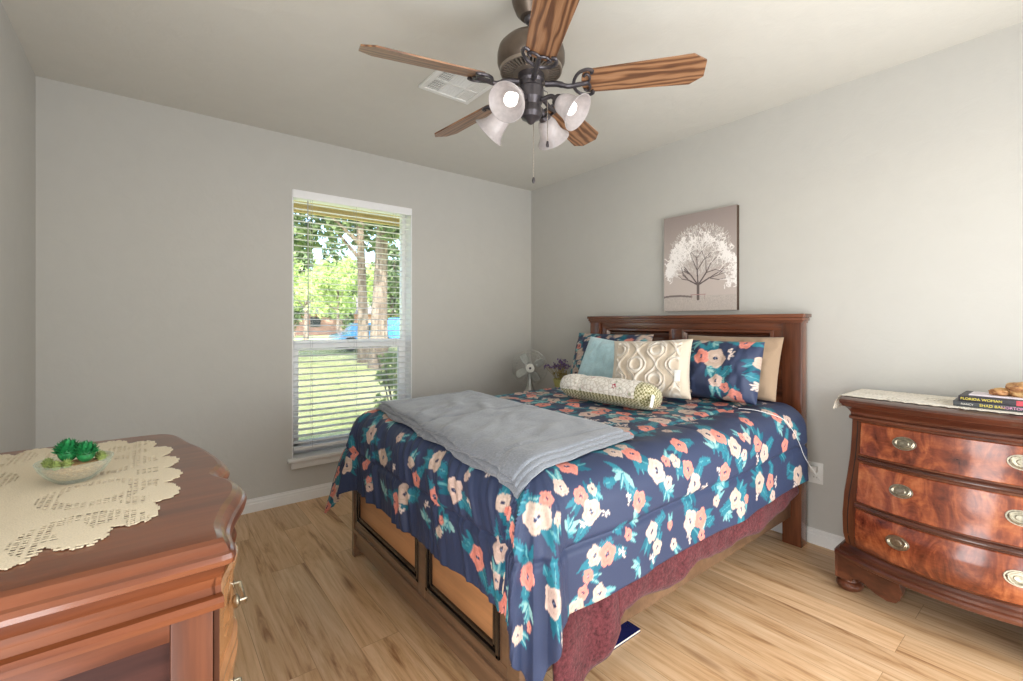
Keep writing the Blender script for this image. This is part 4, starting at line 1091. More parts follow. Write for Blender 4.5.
for z0, z1 in ((0.578, 0.602), (0.380, 0.404)):
    m = MB(); rs = []
    for z, o in ((z0, -0.004), (z0 + 0.004, 0.009), ((z0 + z1) / 2, 0.014), (z1 - 0.004, 0.009), (z1, -0.004)):
        yl = 0.660
        rs.append([(front_x(YC + (yl - YC) * (1 - 2 * i / 30), z, o), YC + (yl - YC) * (1 - 2 * i / 30), z) for i in range(31)])
    m.rings(rs, closed=False, cap=False); m.build('drawer_rail', M_DARKWOOD, chest, sharp=1.2)
# black strips laid on the surface beside the stiles paint the gap shade
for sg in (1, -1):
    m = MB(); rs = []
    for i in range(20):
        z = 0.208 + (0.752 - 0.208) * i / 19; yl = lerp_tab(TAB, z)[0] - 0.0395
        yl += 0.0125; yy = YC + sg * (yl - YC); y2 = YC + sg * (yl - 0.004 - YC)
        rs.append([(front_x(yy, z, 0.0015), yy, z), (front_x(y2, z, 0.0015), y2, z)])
    m.rings(rs, closed=False, cap=False); m.build('stile_shade_strip', M_DARK, chest)
# bracket feet: scrolled brackets over rounded pads
def foot(sg, name='foot'):
    yo = YC + sg * (0.70 - YC + 0.024)
    m = MB()
    # front bracket (runs inward along the front)
    L_ = 0.245 if sg > 0 else 0.17; outl = [(0, 0.052), (0, 0.150), (L_ - 0.01, 0.150), (L_, 0.120), (L_ - 0.004, 0.088), (L_ - 0.02, 0.064), (L_ - 0.05, 0.054), (L_ - 0.09, 0.060), (0.115, 0.078), (0.085, 0.082), (0.065, 0.072), (0.058, 0.052)]
    rs = []
    for dx, sc_ in ((0.03, 1), (0.0, 1.0), (-0.020, 1), (-0.030, 0.97)):
        ring = []
        for a_, z in outl:
            y = yo - sg * a_; xx = front_x(max(min(y, 0.69), -0.03), 0.2) if True else 0
            bulge = 0.010 * math.sin((z - 0.05) / 0.10 * PI)
            ring.append((xx + dx - bulge * (1 if dx < 0 else 0) + 0.005, y + sg * 0.0, 0.10 + (z - 0.10) * sc_))
        rs.append(ring)
    m.rings(rs)
    # side bracket
    outl2 = [(0, 0.05), (0, 0.15), (0.16, 0.15), (0.15, 0.09), (0.10, 0.085), (0.07, 0.075), (0.06, 0.05)]
    xf = front_x(0.69, 0.2) - 0.026
    rs = []
    for dy in (-0.03, 0.0, 0.008): rs.append([(xf + a_, yo + sg * dy, z) for a_, z in outl2])
    m.rings(rs)
    f = m.build(name, M_CHERRY_Y, chest, sharp=0.5)
    # rounded pad
    c = Matrix.Translation((xf + 0.045, yo - sg * 0.036, 0)) @ Matrix.Diagonal((1.15, 1.05, 1, 1))
    m = MB().lathe([(0.030, 0.0), (0.042, 0.004), (0.048, 0.014), (0.049, 0.024), (0.044, 0.034), (0.036, 0.040), (0.034, 0.055)], c, 28)
    m.build('foot_pad', M_CHERRY_Y, f)
foot(1); foot(-1)
for sg in (1, -1):
    yo = YC + sg * (0.70 - YC + 0.018)
    m = MB().box(XBK - 0.09, XBK, yo - sg * 0.05, yo, 0, 0.15, 0.008); m.build('foot', M_CHERRY_Y, chest)

# lace runner over its top, falling over the left end
def sheet_lace(name, fx, fy, fn, label, mats, cut, thick=0.0025, n1=120, n2=120):
    m = MB(); idx = {}
    for i in range(n1 + 1):
        for j in range(n2 + 1):
            u, v = i / n1, j / n2
            idx[i, j] = len(m.v); m.v.append(tuple(fn(u, v)))
    for i in range(n1):
        for j in range(n2):
            if not cut((i + 0.5) / n1, (j + 0.5) / n2):
                m.f.append((idx[i, j], idx[i + 1, j], idx[i + 1, j + 1], idx[i, j + 1])); m.mi.append(0)
    used = sorted({k for f in m.f for k in f}); rm = {k: i for i, k in enumerate(used)}
    m.v = [m.v[k] for k in used]; m.f = [tuple(rm[k] for k in f) for f in m.f]
    o = m.build(name, mats); mod(o, 'SOLIDIFY', thickness=thick, offset=1.0)
    return tag(o, label, 'doily')
def run_fn(u, v):
    s = v * 0.86                        # distance from the hanging hem
    hang = 0.068; ye = 0.727
    xx = 2.485 + (XBK - 0.012 - 2.485) * u
    if s < hang:
        t = (hang - s); return Vector((xx, ye + 0.006 + 0.022 * (t / hang) ** 0.7, DT + 0.003 - 0.013 - t * 0.85))
    s2 = s - hang
    if s2 < 0.02:
        a_ = s2 / 0.02 * PI / 2; return Vector((xx, ye - 0.008 + 0.014 * math.cos(a_), DT - 0.010 + 0.013 * math.sin(a_)))
    return Vector((xx + 0.018 * max(0, 1 - u * 2) * -math.sin((ye - 0.008 - (s2 - 0.02) - YC) * 4 + PI / 2) * 1.6, ye - 0.008 - (s2 - 0.02), DT + 0.003 + 0.0006 * n3(s2 * 30, u * 9)))
def run_cut(u, v):
    s = v * 0.86
    e = 0.010 * abs(math.sin(v * 60)) 
    if u < e / 0.3: return True
    if v < 0.006 * (1 + math.sin(u * 60)): return True
    gx, gy = (u * 22) % 1 - 0.5, (v * 62) % 1 - 0.5
    zone = math.sin(u * 9) * math.sin(v * 24) > 0.25
    return zone and abs(gx) < 0.25 and abs(gy) < 0.3
sheet_lace('lace_runner', 0, 0, run_fn, 'narrow white lace runner on the bow-fronted chest, hanging over its left end', M_LACE_W, run_cut, 0.0025, 60, 220)

# ------------------------------------------------------------------ books and ornament on the chest
def text_obj(name, txt, size, M, mat, parent, ext=0.0004):
    cu = bpy.data.curves.new(name, 'FONT'); cu.body = txt; cu.size = size; cu.extrude = ext; cu.align_x = 'LEFT'; cu.align_y = 'CENTER'
    o = bpy.data.objects.new(name, cu); COL.objects.link(o)
    dg = bpy.context.evaluated_depsgraph_get(); me = bpy.data.meshes.new_from_object(o.evaluated_get(dg))
    bpy.data.objects.remove(o); 
    m = MB(); m.add([M @ v.co for v in me.vertices], [tuple(p.vertices) for p in me.polygons])
    return m.build(name, mat, parent, smooth=False)
M_PAGE = plain('book_pages', lin(226, 220, 204), 0.9)
M_YEL = plain('yellow_print', lin(236, 216, 92), 0.6); M_PINK = plain('pink_print', lin(228, 160, 196), 0.6); M_WPR = plain('pale_print', lin(230, 226, 214), 0.6); M_RED = plain('red_print', lin(196, 74, 84), 0.6)
def book(label, loc, rot, w, d, t, cover, texts, band=None):
    """local: spine along X (0..w) facing -Y, depth d, thickness t"""
    o = thing('book', label, 'book', loc, (0, 0, rot))
    m = MB().box(0, w, 0, 0.002, 0, t, 0.0008).box(0, w, 0, d, 0, 0.0018, 0.0006).box(0, w, 0, d, t - 0.0018, t, 0.0006)
    m.build('cover', cover, o, local=True)
    MB().box(0.002, w - 0.003, 0.002, d - 0.003, 0.0018, t - 0.0018).build('pages', M_PAGE, o, local=True)
    if band: MB().box(band[0], band[1], -0.0006, 0.0002, 0.001, t - 0.001).build('spine_band', band[2], o, local=True)
    for txt, x, s_, mt_ in texts:
        M = Matrix.Translation((x, -0.0008, t / 2)) @ Matrix.Rotation(PI / 2, 4, 'X')
        q = text_obj('lettering', txt, s_, M, mt_, None); q.parent = o
    return o
RB = -PI / 2 + 0.03
b1 = book('bottom book of the stack on the chest, dark grey spine with pink lettering', (2.505, 0.350, DT + 0.008), RB, 0.29, 0.20, 0.019, plain('charcoal_book_cover', lin(70, 72, 74), 0.5),
     [('NANCY', 0.022, 0.010, M_WPR), ('SHAD BALI', 0.073, 0.014, M_YEL), ('NORTON', 0.13, 0.014, M_PINK), ('BOOK', 0.21, 0.010, M_WPR)])
b2 = book('upper book of the stack on the chest, black spine with yellow lettering', (2.512, 0.336, DT + 0.0275), RB - 0.02, 0.28, 0.20, 0.021, plain('black_book_cover', lin(44, 40, 46), 0.45),
     [('FLORIDA WOMAN', 0.006, 0.0135, M_YEL)], (0.155, 0.27, M_RED))
m = MB().box(2.54, 2.66, 0.12, 0.31, DT + 0.049, DT + 0.054, 0.001)
o = m.build('paper_booklet', plain('lilac_white_paper', lin(224, 214, 220), 0.6)); tag(o, 'thin pale booklet lying on the black-spined book', 'booklet')
# lumpy golden-brown carved ornament
rng = np.random.default_rng(5)
def orn(c, r, seed, amp=0.25):
    bm = bmesh.new(); bmesh.ops.create_icosphere(bm, subdivisions=4, radius=1)
    for v in bm.verts:
        d = v.co.normalized(); k = 1 + amp * noise.noise(d * 1.8 + Vector((seed, 0, 0))) + amp * 0.5 * abs(noise.noise(d * 5 + Vector((0, seed, 0))))
        v.co = Vector((c[0] + d.x * r[0] * k, c[1] + d.y * r[1] * k, c[2] + max(-0.75, d.z) * r[2] * k))
    return bm
def orn_mat():
    t = NT('golden_brown_carving'); n_ = t.noise(t.coords(), 22, 4, 0.6, 1.0)
    t.set(base=t.ramp(n_.outputs[0], [(0.35, lin(128, 78, 46)), (0.5, lin(186, 138, 88)), (0.65, lin(218, 186, 130))]), rough=0.55); t.bump(n_.outputs[0], 0.4, 0.01); return t.m
og = thing('carved_ornament', 'lumpy golden brown carved ornament resting on top of the books', 'ornament', (2.60, 0.16, DT + 0.055))
m = MB(); m.bm(orn((2.60, 0.145, DT + 0.078), (0.055, 0.075, 0.032), 3)); m.build('body', orn_mat(), og)
m = MB()
for k in range(4): m.bm(orn((2.575 + 0.016 * k, 0.232 - 0.008 * k, DT + 0.066 + 0.004 * (k % 2)), (0.012, 0.026, 0.013), 7 + k, 0.3))
m.build('claws', orn_mat(), og)
#--PART5--
# ------------------------------------------------------------------ serpentine dresser at lower left
LT = 0.862
ctrl = [(0.085, 0.822), (0.104, 0.828), (0.109, 0.86), (0.110, 0.91), (0.125, 0.975), (0.150, 1.05), (0.160, 1.11), (0.153, 1.165), (0.136, 1.205), (0.131, 1.232),
        (0.143, 1.262), (0.153, 1.30), (0.148, 1.38), (0.128, 1.50), (0.102, 1.60), (0.085, 1.69), (0.070, 1.735), (0.035, 1.768), (-0.02, 1.776)]
front = [tuple(p)[:2] for p in smooth_path([(x, y, 0) for x, y in ctrl], 5)]
XW = XL + 0.015
def inset(path, o):
    out = []
    for i, (x, y) in enumerate(path):
        a_ = path[max(i - 1, 0)]; b_ = path[min(i + 1, len(path) - 1)]
        tx, ty = b_[0] - a_[0], b_[1] - a_[1]; L_ = math.hypot(tx, ty) or 1
        out.append((x - ty / L_ * o, y + tx / L_ * o))
    return out
def d_out(o):
    """closed outline inset by o from the lip"""
    f_ = inset(front, o)
    f_[0] = (f_[0][0], ctrl[0][1] + o); f_[-1] = (f_[-1][0], ctrl[-1][1] - o)
    f_ = [(x, min(max(y, ctrl[0][1] + o), ctrl[-1][1] - o)) for x, y in f_]
    return [(XW, ctrl[0][1] + o)] + f_ + [(XW, ctrl[-1][1] - o)]
dr = thing('dresser', 'red-brown cherry dresser with wavy front edge and lace doily, lower left by the wall', 'dresser', (-0.15, 1.3, 0))
m = MB()
prof = [(0.824, 0.010), (0.828, 0.002), (0.836, 0.0), (0.843, 0.003), (0.846, 0.008), (0.853, 0.012), (0.858, 0.017), (LT, 0.026)]
m.rings([[(x, y, z) for x, y in d_out(o)] for z, o in prof])
def cherry_top():
    mt_ = wood('cherry_top', lin(86, 42, 24), lin(120, 66, 38), lin(146, 88, 54), axis=0, grain=7, rough=0.3, coat=0.45)
    return mt_
m.build('top', cherry_top(), dr, sharp=0.35)
m = MB()
prof = [(0.750, 0.030), (0.754, 0.021), (0.764, 0.018), (0.772, 0.021), (0.775, 0.030), (0.786, 0.032), (0.800, 0.028), (0.812, 0.018), (0.824, 0.013), (0.826, 0.012)]
m.rings([[(x, y, z) for x, y in d_out(o)] for z, o in prof]); m.build('cornice', M_CHERRY_X, dr, sharp=0.35)
IN = 0.034
body = d_out(IN)
m = MB(); m.rings([[(x if x < 0.0 or y > 0.9 else x, y + 0.012, z) if y < 0.87 else (x, y, z) for x, y in body] for z in (0.12, 0.752)]); m.build('carcass', M_CHERRY_Z, dr, sharp=0.5)
YS = ctrl[0][1] + IN
m = MB()
m.box(0.024, 0.078, YS - 0.004, YS + 0.03, 0.10, 0.752, 0.003); m.build('corner_post', M_CHERRY_Z, dr)
m = MB().box(XW, XW + 0.06, YS - 0.004, YS + 0.03, 0.10, 0.752, 0.003); m.build('corner_post', M_CHERRY_Z, dr)
m = MB().box(XW + 0.06, 0.024, YS - 0.002, YS + 0.03, 0.722, 0.752, 0.002); m.build('side_rail', M_CHERRY_X, dr)
m = MB().box(XW + 0.06, 0.024, YS - 0.002, YS + 0.03, 0.10, 0.18, 0.002); m.build('side_rail', M_CHERRY_X, dr)
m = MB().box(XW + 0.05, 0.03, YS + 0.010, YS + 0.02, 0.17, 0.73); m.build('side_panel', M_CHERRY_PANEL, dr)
m = MB().prism([(x, y) for x, y in d_out(0.02)], 0.075, 0.125); m.build('base_moulding', M_CHERRY_X, dr)
for x, y in ((0.03, 0.88), (XW + 0.05, 0.88), (0.0, 1.71), (XW + 0.05, 1.71)):
    m = MB().lathe([(0.024, 0), (0.034, 0.01), (0.038, 0.03), (0.030, 0.05), (0.033, 0.076)], Matrix.Translation((x, y, 0)), 20); m.build('foot', M_CHERRY_X, dr)
# serpentine drawer fronts with pale bead mouldings
fr = [p for p in inset(front, IN) if 0.93 < p[1] < 1.68]
for z0, z1 in ((0.56, 0.735), (0.355, 0.545), (0.145, 0.34)):
    m = MB(); rs = []
    for z, o in ((z0, -0.01), (z0, 0.012), (z0 + 0.004, 0.018), (z0 + 0.012, 0.018), (z0 + 0.017, 0.011), (z1 - 0.017, 0.011), (z1 - 0.012, 0.018), (z1 - 0.004, 0.018), (z1, 0.012), (z1, -0.01)):
        p2 = inset(fr, -o); rs.append([(x, y, z) for x, y in p2])
    m.rings(rs, closed=False, cap=False)
    for e in (0, -1):
        pts = [r[e] for r in rs]; m.add(pts, [tuple(range(len(pts)))])
    d = m.build('drawer', M_DRW, dr, sharp=0.4)
    for yc in (1.05, 1.50):
        xq = min(fr, key=lambda p: abs(p[1] - yc))[0] + 0.012; zc = (z0 + z1) / 2 + 0.02
        h = MB(); pts = [(xq + 0.0, yc - 0.035, zc), (xq + 0.018, yc - 0.035, zc)] + [(xq + 0.020 + 0.004 * math.sin(PI * k / 8), yc - 0.035 + 0.07 * k / 8, zc - 0.022 * math.sin(PI * k / 8)) for k in range(9)] + [(xq + 0.018, yc + 0.035, zc), (xq, yc + 0.035, zc)]
        h.tube(pts, 0.003, 8)
        for s_ in (-1, 1): h.ell((xq + 0.004, yc + s_ * 0.035, zc), (0.007, 0.011, 0.013), 12, 8)
        h.build('drawer_pull', M_BRASS, d)

# lace doily with scalloped edge and open-work
DCX, DCY, DHX, DHY = -0.195, 1.325, 0.262, 0.425
def doily_cut(u, v):
    x, y = (u - 0.5) * 2, (v - 0.5) * 2               # -1..1 over the bounding square
    a_ = math.atan2(y, x); sq = (abs(x) ** 3.0 + abs(y) ** 3.0) ** (1 / 3.0)
    per = a_ * 8.0
    leaf_ = abs(math.sin(per * 1.25)) ** 0.6
    R_ = 0.82 + 0.125 * leaf_ + 0.02 * abs(math.sin(per * 6))
    if sq > R_: return True
    X, Y = x * DHX, y * DHY
    gx, gy = (X / 0.0105) % 1 - 0.5, (Y / 0.0105) % 1 - 0.5
    open_ = abs(gx) < 0.32 and abs(gy) < 0.32
    f1 = abs(math.hypot((abs(x) - 0.42) / 0.26, (((y + 1.0) % 0.5) - 0.25) / 0.17) - 1) < 0.22
    f2 = 0.66 < sq < 0.80 and math.sin(per * 2.5 + 1.5) > 0.15
    if (f1 or f2) and open_: return True
    fine = abs((X / 0.0105 * 2) % 1 - 0.5) < 0.2 and abs((Y / 0.0105 * 2) % 1 - 0.5) < 0.2
    return False
def doily_fn(u, v):
    x, y = DCX + (u - 0.5) * 2 * DHX, DCY + (v - 0.5) * 2 * DHY
    return Vector((x, y, LT + 0.0006 + 0.0009 * (0.5 + 0.5 * n3(x * 25, y * 25)) + 0.0012 * abs(n3(x * 110, y * 110, 2))))
dl = sheet_lace('doily', 0, 0, doily_fn, 'cream crocheted lace doily with scalloped edge, spread on the cherry dresser', M_LACE, doily_cut, 0.0018, 170, 290)

# glass bowl with succulents
def clear_glass():
    t = NT('pale_green_bowl_glass'); tr = t.n('ShaderNodeBsdfTransparent'); mx = t.n('ShaderNodeMixShader')
    nz = t.noise(t.coords(), 40, 2); tr.inputs[0].default_value = (0.94, 0.97, 0.95, 1)
    t.set(base=lin(222, 234, 224), rough=0.08, spec=0.8)
    lw = t.n('ShaderNodeLayerWeight'); lw.inputs[0].default_value = 0.45
    t.l(t.math('ADD', t.math('MULTIPLY', lw.outputs['Facing'], 0.38), t.math('MULTIPLY', nz.outputs[0], 0.08)), mx.inputs[0])
    t.l(tr.outputs[0], mx.inputs[1]); t.l(t.b.outputs[0], mx.inputs[2]); t.l(mx.outputs[0], t.out.inputs[0]); return t.m
BXc, BYc, BZ = -0.124, 1.335, LT + 0.004
pb = thing('succulent_bowl', 'small glass bowl of sand and green succulents standing on the lace doily', 'plant bowl', (BXc, BYc, BZ))
TB = Matrix.Translation((BXc, BYc, BZ)) @ Matrix.Scale(0.84, 4)
m = MB().lathe([(0.0, 0.0), (0.034, 0.0), (0.040, 0.004), (0.056, 0.018), (0.068, 0.036), (0.0735, 0.050), (0.0745, 0.053), (0.0715, 0.053), (0.065, 0.037), (0.053, 0.020), (0.036, 0.007), (0.0, 0.006)], TB, 40, cap=False)
m.build('glass_bowl', clear_glass(), pb, sharp=1.2)
m = MB().lathe([(0.0, 0.0075), (0.034, 0.0085), (0.050, 0.0215), (0.060, 0.036), (0.05, 0.041), (0.03, 0.044), (0.0, 0.045)], TB, 32, cap=False)
m.build('sand', plain('terracotta_sand', lin(206, 160, 118), 0.9, nscale=180, var=0.18), pb)
M_SUC = plain('dark_succulent_green', lin(44, 140, 80), 0.4, nscale=90, var=0.3); M_SUC2 = plain('pale_succulent_green', lin(150, 166, 96), 0.5, nscale=90, var=0.2)
def rosette(c, R_, rows, mat, nm, up=1.0, tall=1.0):
    m = MB()
    for r_ in range(rows):
        phi = (r_ + 0.5) / rows * PI / 2 * 1.15; nn = max(4, int(13 * math.cos(phi * 0.8)))
        for k in range(nn):
            a_ = 2 * PI * (k + 0.5 * (r_ % 2)) / nn
            d = Vector((math.cos(a_) * math.cos(phi), math.sin(a_) * math.cos(phi), math.sin(phi) * tall)).normalized()
            q = Vector(c) + Vector((d.x * R_ * 0.62, d.y * R_ * 0.62, d.z * R_ * 0.62 * tall))
            side = d.cross(Vector((0, 0, 1)))
            side = side.normalized() if side.length > 1e-3 else Vector((1, 0, 0)); nn_ = side.cross(d)
            L_ = R_ * 0.45; w_ = R_ * 0.17
            tip = q + d * L_ + Vector((0, 0, 1)) * L_ * 0.25
            m.add([q - side * w_, q + nn_ * w_ * 0.6, q + side * w_, q - nn_ * w_ * 0.6, tip, q + d * L_ * 0.4 - side * w_ * 1.1, q + d * L_ * 0.4 + side * w_ * 1.1],
                  [(0, 1, 5), (1, 4, 5), (1, 6, 4), (1, 2, 6), (0, 5, 3), (5, 4, 3), (3, 4, 6), (3, 6, 2)])
    m.ell(c, (R_ * 0.66, R_ * 0.66, R_ * 0.66 * tall), 12, 8)
    return m.build(nm, mat, pb)
rosette((BXc - 0.012, BYc + 0.008, BZ + 0.058), 0.0255, 8, M_SUC, 'succulent', tall=1.1)
rosette((BXc + 0.017, BYc - 0.006, BZ + 0.054), 0.0235, 8, M_SUC, 'succulent', tall=1.1)
for k, (dx, dy) in enumerate(((-0.045, -0.018), (-0.03, -0.036), (-0.012, -0.034), (0.045, 0.02), (0.05, 0.0), (-0.05, 0.01), (0.01, 0.04))):
    rosette((BXc + dx * 0.84, BYc + dy * 0.84, BZ + 0.040), 0.012, 4, M_SUC2, 'small_succulent')

# ------------------------------------------------------------------ ceiling fan
FXc, FYc = 1.140, 1.329
fan = thing('ceiling_fan', 'bronze ceiling fan with five oak blades and four lit frosted shades', 'ceiling fan', (FXc, FYc, H))
def T3(x, y, z): return Matrix.Translation((x, y, z))
TF = T3(FXc, FYc, 0)
m = MB().lathe([(0.0, H), (0.072, H), (0.074, H - 0.012), (0.070, H - 0.03), (0.056, H - 0.065), (0.040, H - 0.082), (0.0, H - 0.084)], TF, 32, cap=False); m.build('canopy', M_BRONZE, fan)
m = MB().ell((FXc, FYc, H - 0.088), (0.026, 0.026, 0.022)).lathe([(0.013, H - 0.09), (0.013, H - 0.165)], TF, 16).lathe([(0.0, H - 0.140), (0.024, H - 0.142), (0.028, H - 0.155), (0.030, H - 0.165)], TF, 20); m.build('downrod', M_BRONZE2, fan)
MZ0, MZ1 = 2.150, 2.275
m = MB().lathe([(0.0, MZ1 + 0.004), (0.06, MZ1 + 0.002), (0.100, MZ1 - 0.012), (0.122, MZ1 - 0.035), (0.128, MZ1 - 0.06), (0.128, MZ0 + 0.035), (0.122, MZ0 + 0.018), (0.112, MZ0 + 0.004)], TF, 48, cap=False)
mh = m.build('motor_housing', M_BRONZE, fan)
m = MB()                                                # finned underside
m.lathe([(0.112, MZ0 + 0.012), (0.060, MZ0 + 0.002), (0.0, MZ0 + 0.002)], TF, 40, cap=False); m.build('underside', M_DARK, fan)
m = MB()
for k in range(40):
    a_ = 2 * PI * k / 40
    ca, sa = math.cos(a_), math.sin(a_); w_ = 0.0042
    def q(r_, s_, z): return (FXc + ca * r_ - sa * s_, FYc + sa * r_ + ca * s_, z)
    m.add([q(0.064, -w_ * 0.6, MZ0 - 0.006), q(0.064, w_ * 0.6, MZ0 - 0.006), q(0.114, w_, MZ0 + 0.002), q(0.114, -w_, MZ0 + 0.002), q(0.064, -w_ * 0.6, MZ0 + 0.004), q(0.064, w_ * 0.6, MZ0 + 0.004), q(0.114, w_, MZ0 + 0.014), q(0.114, -w_, MZ0 + 0.014)],
          [(0, 1, 2, 3), (4, 5, 1, 0), (5, 6, 2, 1), (6, 7, 3, 2), (7, 4, 0, 3)])
m.lathe([(0.110, MZ0 + 0.006), (0.110, MZ0 - 0.001), (0.117, MZ0 - 0.001), (0.119, MZ0 + 0.010)], TF, 40, cap=False)
m.lathe([(0.068, MZ0 + 0.004), (0.068, MZ0 - 0.009), (0.040, MZ0 - 0.012), (0.0, MZ0 - 0.012)], TF, 40, cap=False)
m.build('vent_fins', plain('pale_bronze_fins', lin(146, 134, 122), 0.35, 0.6), fan)
BZp = 2.092
s_y, c_y = math.sin(YAW), math.cos(YAW)
for k in range(5):
    th = math.radians(-12.3 + 72 * k)                       # angle in (right, away) axes of the room's view direction
    dx = math.cos(th) * c_y + math.sin(th) * s_y; dy = -math.cos(th) * s_y + math.sin(th) * c_y
    az = math.atan2(dy, dx)
    RM = TF @ Matrix.Translation((0, 0, BZp)) @ Matrix.Rotation(az, 4, 'Z') @ Matrix.Rotation(math.radians(-17), 4, 'X')
    L0, L1 = 0.190, 0.622
    pts = []
    w0, w1 = 0.052, 0.066
    N_ = 10
    for i in range(N_ + 1):                              # rounded root
        a_ = PI / 2 + PI * i / N_
        pts.append((L0 + 0.022 + 0.022 * math.cos(a_), w0 * math.sin(a_)))
    pts += [(L1 - 0.045, -w1), (L1, -w1 * 0.52), (L1, w1 * 0.52), (L1 - 0.045, w1)]
    bm = bmesh.new()
    vb = [bm.verts.new((x, y, 0.0)) for x, y in pts]; vt = [bm.verts.new((x, y, 0.006)) for x, y in pts]
    n_ = len(pts)
    bm.faces.new(vb[::-1]); bm.faces.new(vt)
    for i in range(n_): bm.faces.new((vb[i], vb[(i + 1) % n_], vt[(i + 1) % n_], vt[i]))
    me_ = MB(); me_.bm(bm)
    b = me_.build('blade', M_OAKBLADE, None, sharp=0.5)
    b.parent = fan; b.matrix_local = T3(-FXc, -FYc, -H) @ RM
    # blade iron: arm plus scrolled bracket under the blade root
    mi_ = MB()
    inv = RM.inverted()
    def LP(r_, z, s_=0.0): return RM @ Vector((r_, s_, z))
    mi_.tube(smooth_path([LP(0.055, 0.010), LP(0.10, 0.004), LP(0.14, -0.012), LP(0.175, -0.010), LP(0.215, -0.006)], 5), [0.011] * 8 + [0.009] * 9 + [0.008] * 4, 10)
    for sg in (-1, 1):
        mi_.tube(smooth_path([LP(0.160, -0.010), LP(0.168, -0.007, sg * 0.028), LP(0.185, -0.005, sg * 0.050), LP(0.212, -0.005, sg * 0.060), LP(0.232, -0.005, sg * 0.052), LP(0.228, -0.005, sg * 0.040)], 5), 0.0062, 8)
        mi_.tube(smooth_path([LP(0.215, -0.006), LP(0.222, -0.005, sg * 0.022), LP(0.212, -0.005, sg * 0.040), LP(0.20, -0.005, sg * 0.030)], 5), 0.005, 8)
    mi_.build('blade_iron', M_BRONZE2, fan)
# light kit
m = MB().lathe([(0.0, 2.146), (0.050, 2.143), (0.052, 2.115), (0.046, 2.105), (0.046, 2.09), (0.049, 2.085), (0.049, 2.045), (0.044, 2.036), (0.038, 2.020), (0.042, 2.008), (0.044, 1.992), (0.036, 1.975), (0.020, 1.966), (0.010, 1.955), (0.0, 1.950)], TF, 32, cap=False)
m.build('light_fitter', M_BRONZE2, fan, sharp=0.4)
def shade_mat():
    t = NT('frosted_ribbed_glass'); tl = t.n('ShaderNodeBsdfTranslucent'); tr = t.n('ShaderNodeBsdfTransparent'); mx = t.n('ShaderNodeMixShader'); m2 = t.n('ShaderNodeMixShader')
    w_ = t.noise(t.coords((30, 30, 30)), 2, 2)
    t.set(base=lin(205, 198, 198), rough=0.25, coat=0.3); tl.inputs[0].default_value = (0.62, 0.59, 0.59, 1)
    mx.inputs[0].default_value = 0.45; t.l(t.b.outputs[0], mx.inputs[1]); t.l(tl.outputs[0], mx.inputs[2])
    t.l(t.math('MULTIPLY', w_.outputs[0], 0.35), m2.inputs[0]); t.l(mx.outputs[0], m2.inputs[1]); t.l(tr.outputs[0], m2.inputs[2]); t.l(m2.outputs[0], t.out.inputs[0]); return t.m
M_SHADE = shade_mat()
def bulb_mat():
    t = NT('lit_bulb'); nz = t.noise(t.coords(), 5, 1)
    t.set(base=(1, 1, 1, 1), emit=t.ramp(nz.outputs[0], [(0.0, (1, 0.93, 0.84, 1)), (1.0, (1, 0.96, 0.9, 1))]), emits=1.3); return t.m
M_BULB = bulb_mat()
for k in range(4):
    th = math.radians((-28, 58, 152, 241)[k])
    dx = math.cos(th) * c_y + math.sin(th) * s_y; dy = -math.cos(th) * s_y + math.sin(th) * c_y
    tilt = math.radians(52)                               # shade axis, measured from straight down
    d = Vector((dx * math.sin(tilt), dy * math.sin(tilt), -math.cos(tilt)))
    p0 = Vector((FXc + dx * 0.045, FYc + dy * 0.045, 2.035)); p1 = Vector((FXc + dx * 0.082, FYc + dy * 0.082, 2.040)); p2 = Vector((FXc + dx * 0.105, FYc + dy * 0.105, 2.022))
    m = MB().tube(smooth_path([p0, p1, p2], 5), 0.009, 10)
    M = Matrix.Translation(p2) @ d.to_track_quat('Z', 'Y').to_matrix().to_4x4()
    m.lathe([(0.0, -0.006), (0.020, -0.004), (0.0235, 0.004), (0.0235, 0.016), (0.0, 0.0165)], M, 24, cap=False)
    arm = m.build('lamp_arm', M_BRONZE2, fan)
    m = MB().lathe([(0.024, 0.012), (0.032, 0.020), (0.038, 0.034), (0.041, 0.052), (0.045, 0.070), (0.054, 0.088), (0.066, 0.102), (0.0685, 0.106), (0.066, 0.107), (0.052, 0.090), (0.043, 0.071), (0.039, 0.052), (0.036, 0.035), (0.030, 0.024), (0.018, 0.020), (0.001, 0.0195)], M, 40, cap=False)
    m.build('lamp_shade', M_SHADE, fan, sharp=1.2)
    m = MB().lathe([(0.0, 0.020), (0.012, 0.022), (0.014, 0.035), (0.022, 0.052), (0.026, 0.066), (0.022, 0.081), (0.010, 0.089), (0.0, 0.091)], M, 20, cap=False)
    m.build('bulb', M_BULB, fan)
    lp = M @ Vector((0, 0, 0.098))
    lo = light('fan_bulb_light', 'POINT', lp, (0, 0, 0), 0.008, (1.0, 0.95, 0.88), shadow_soft_size=0.026)
M_CHAIN = plain('pull_chain_metal', lin(170, 160, 148), 0.35, 0.6)
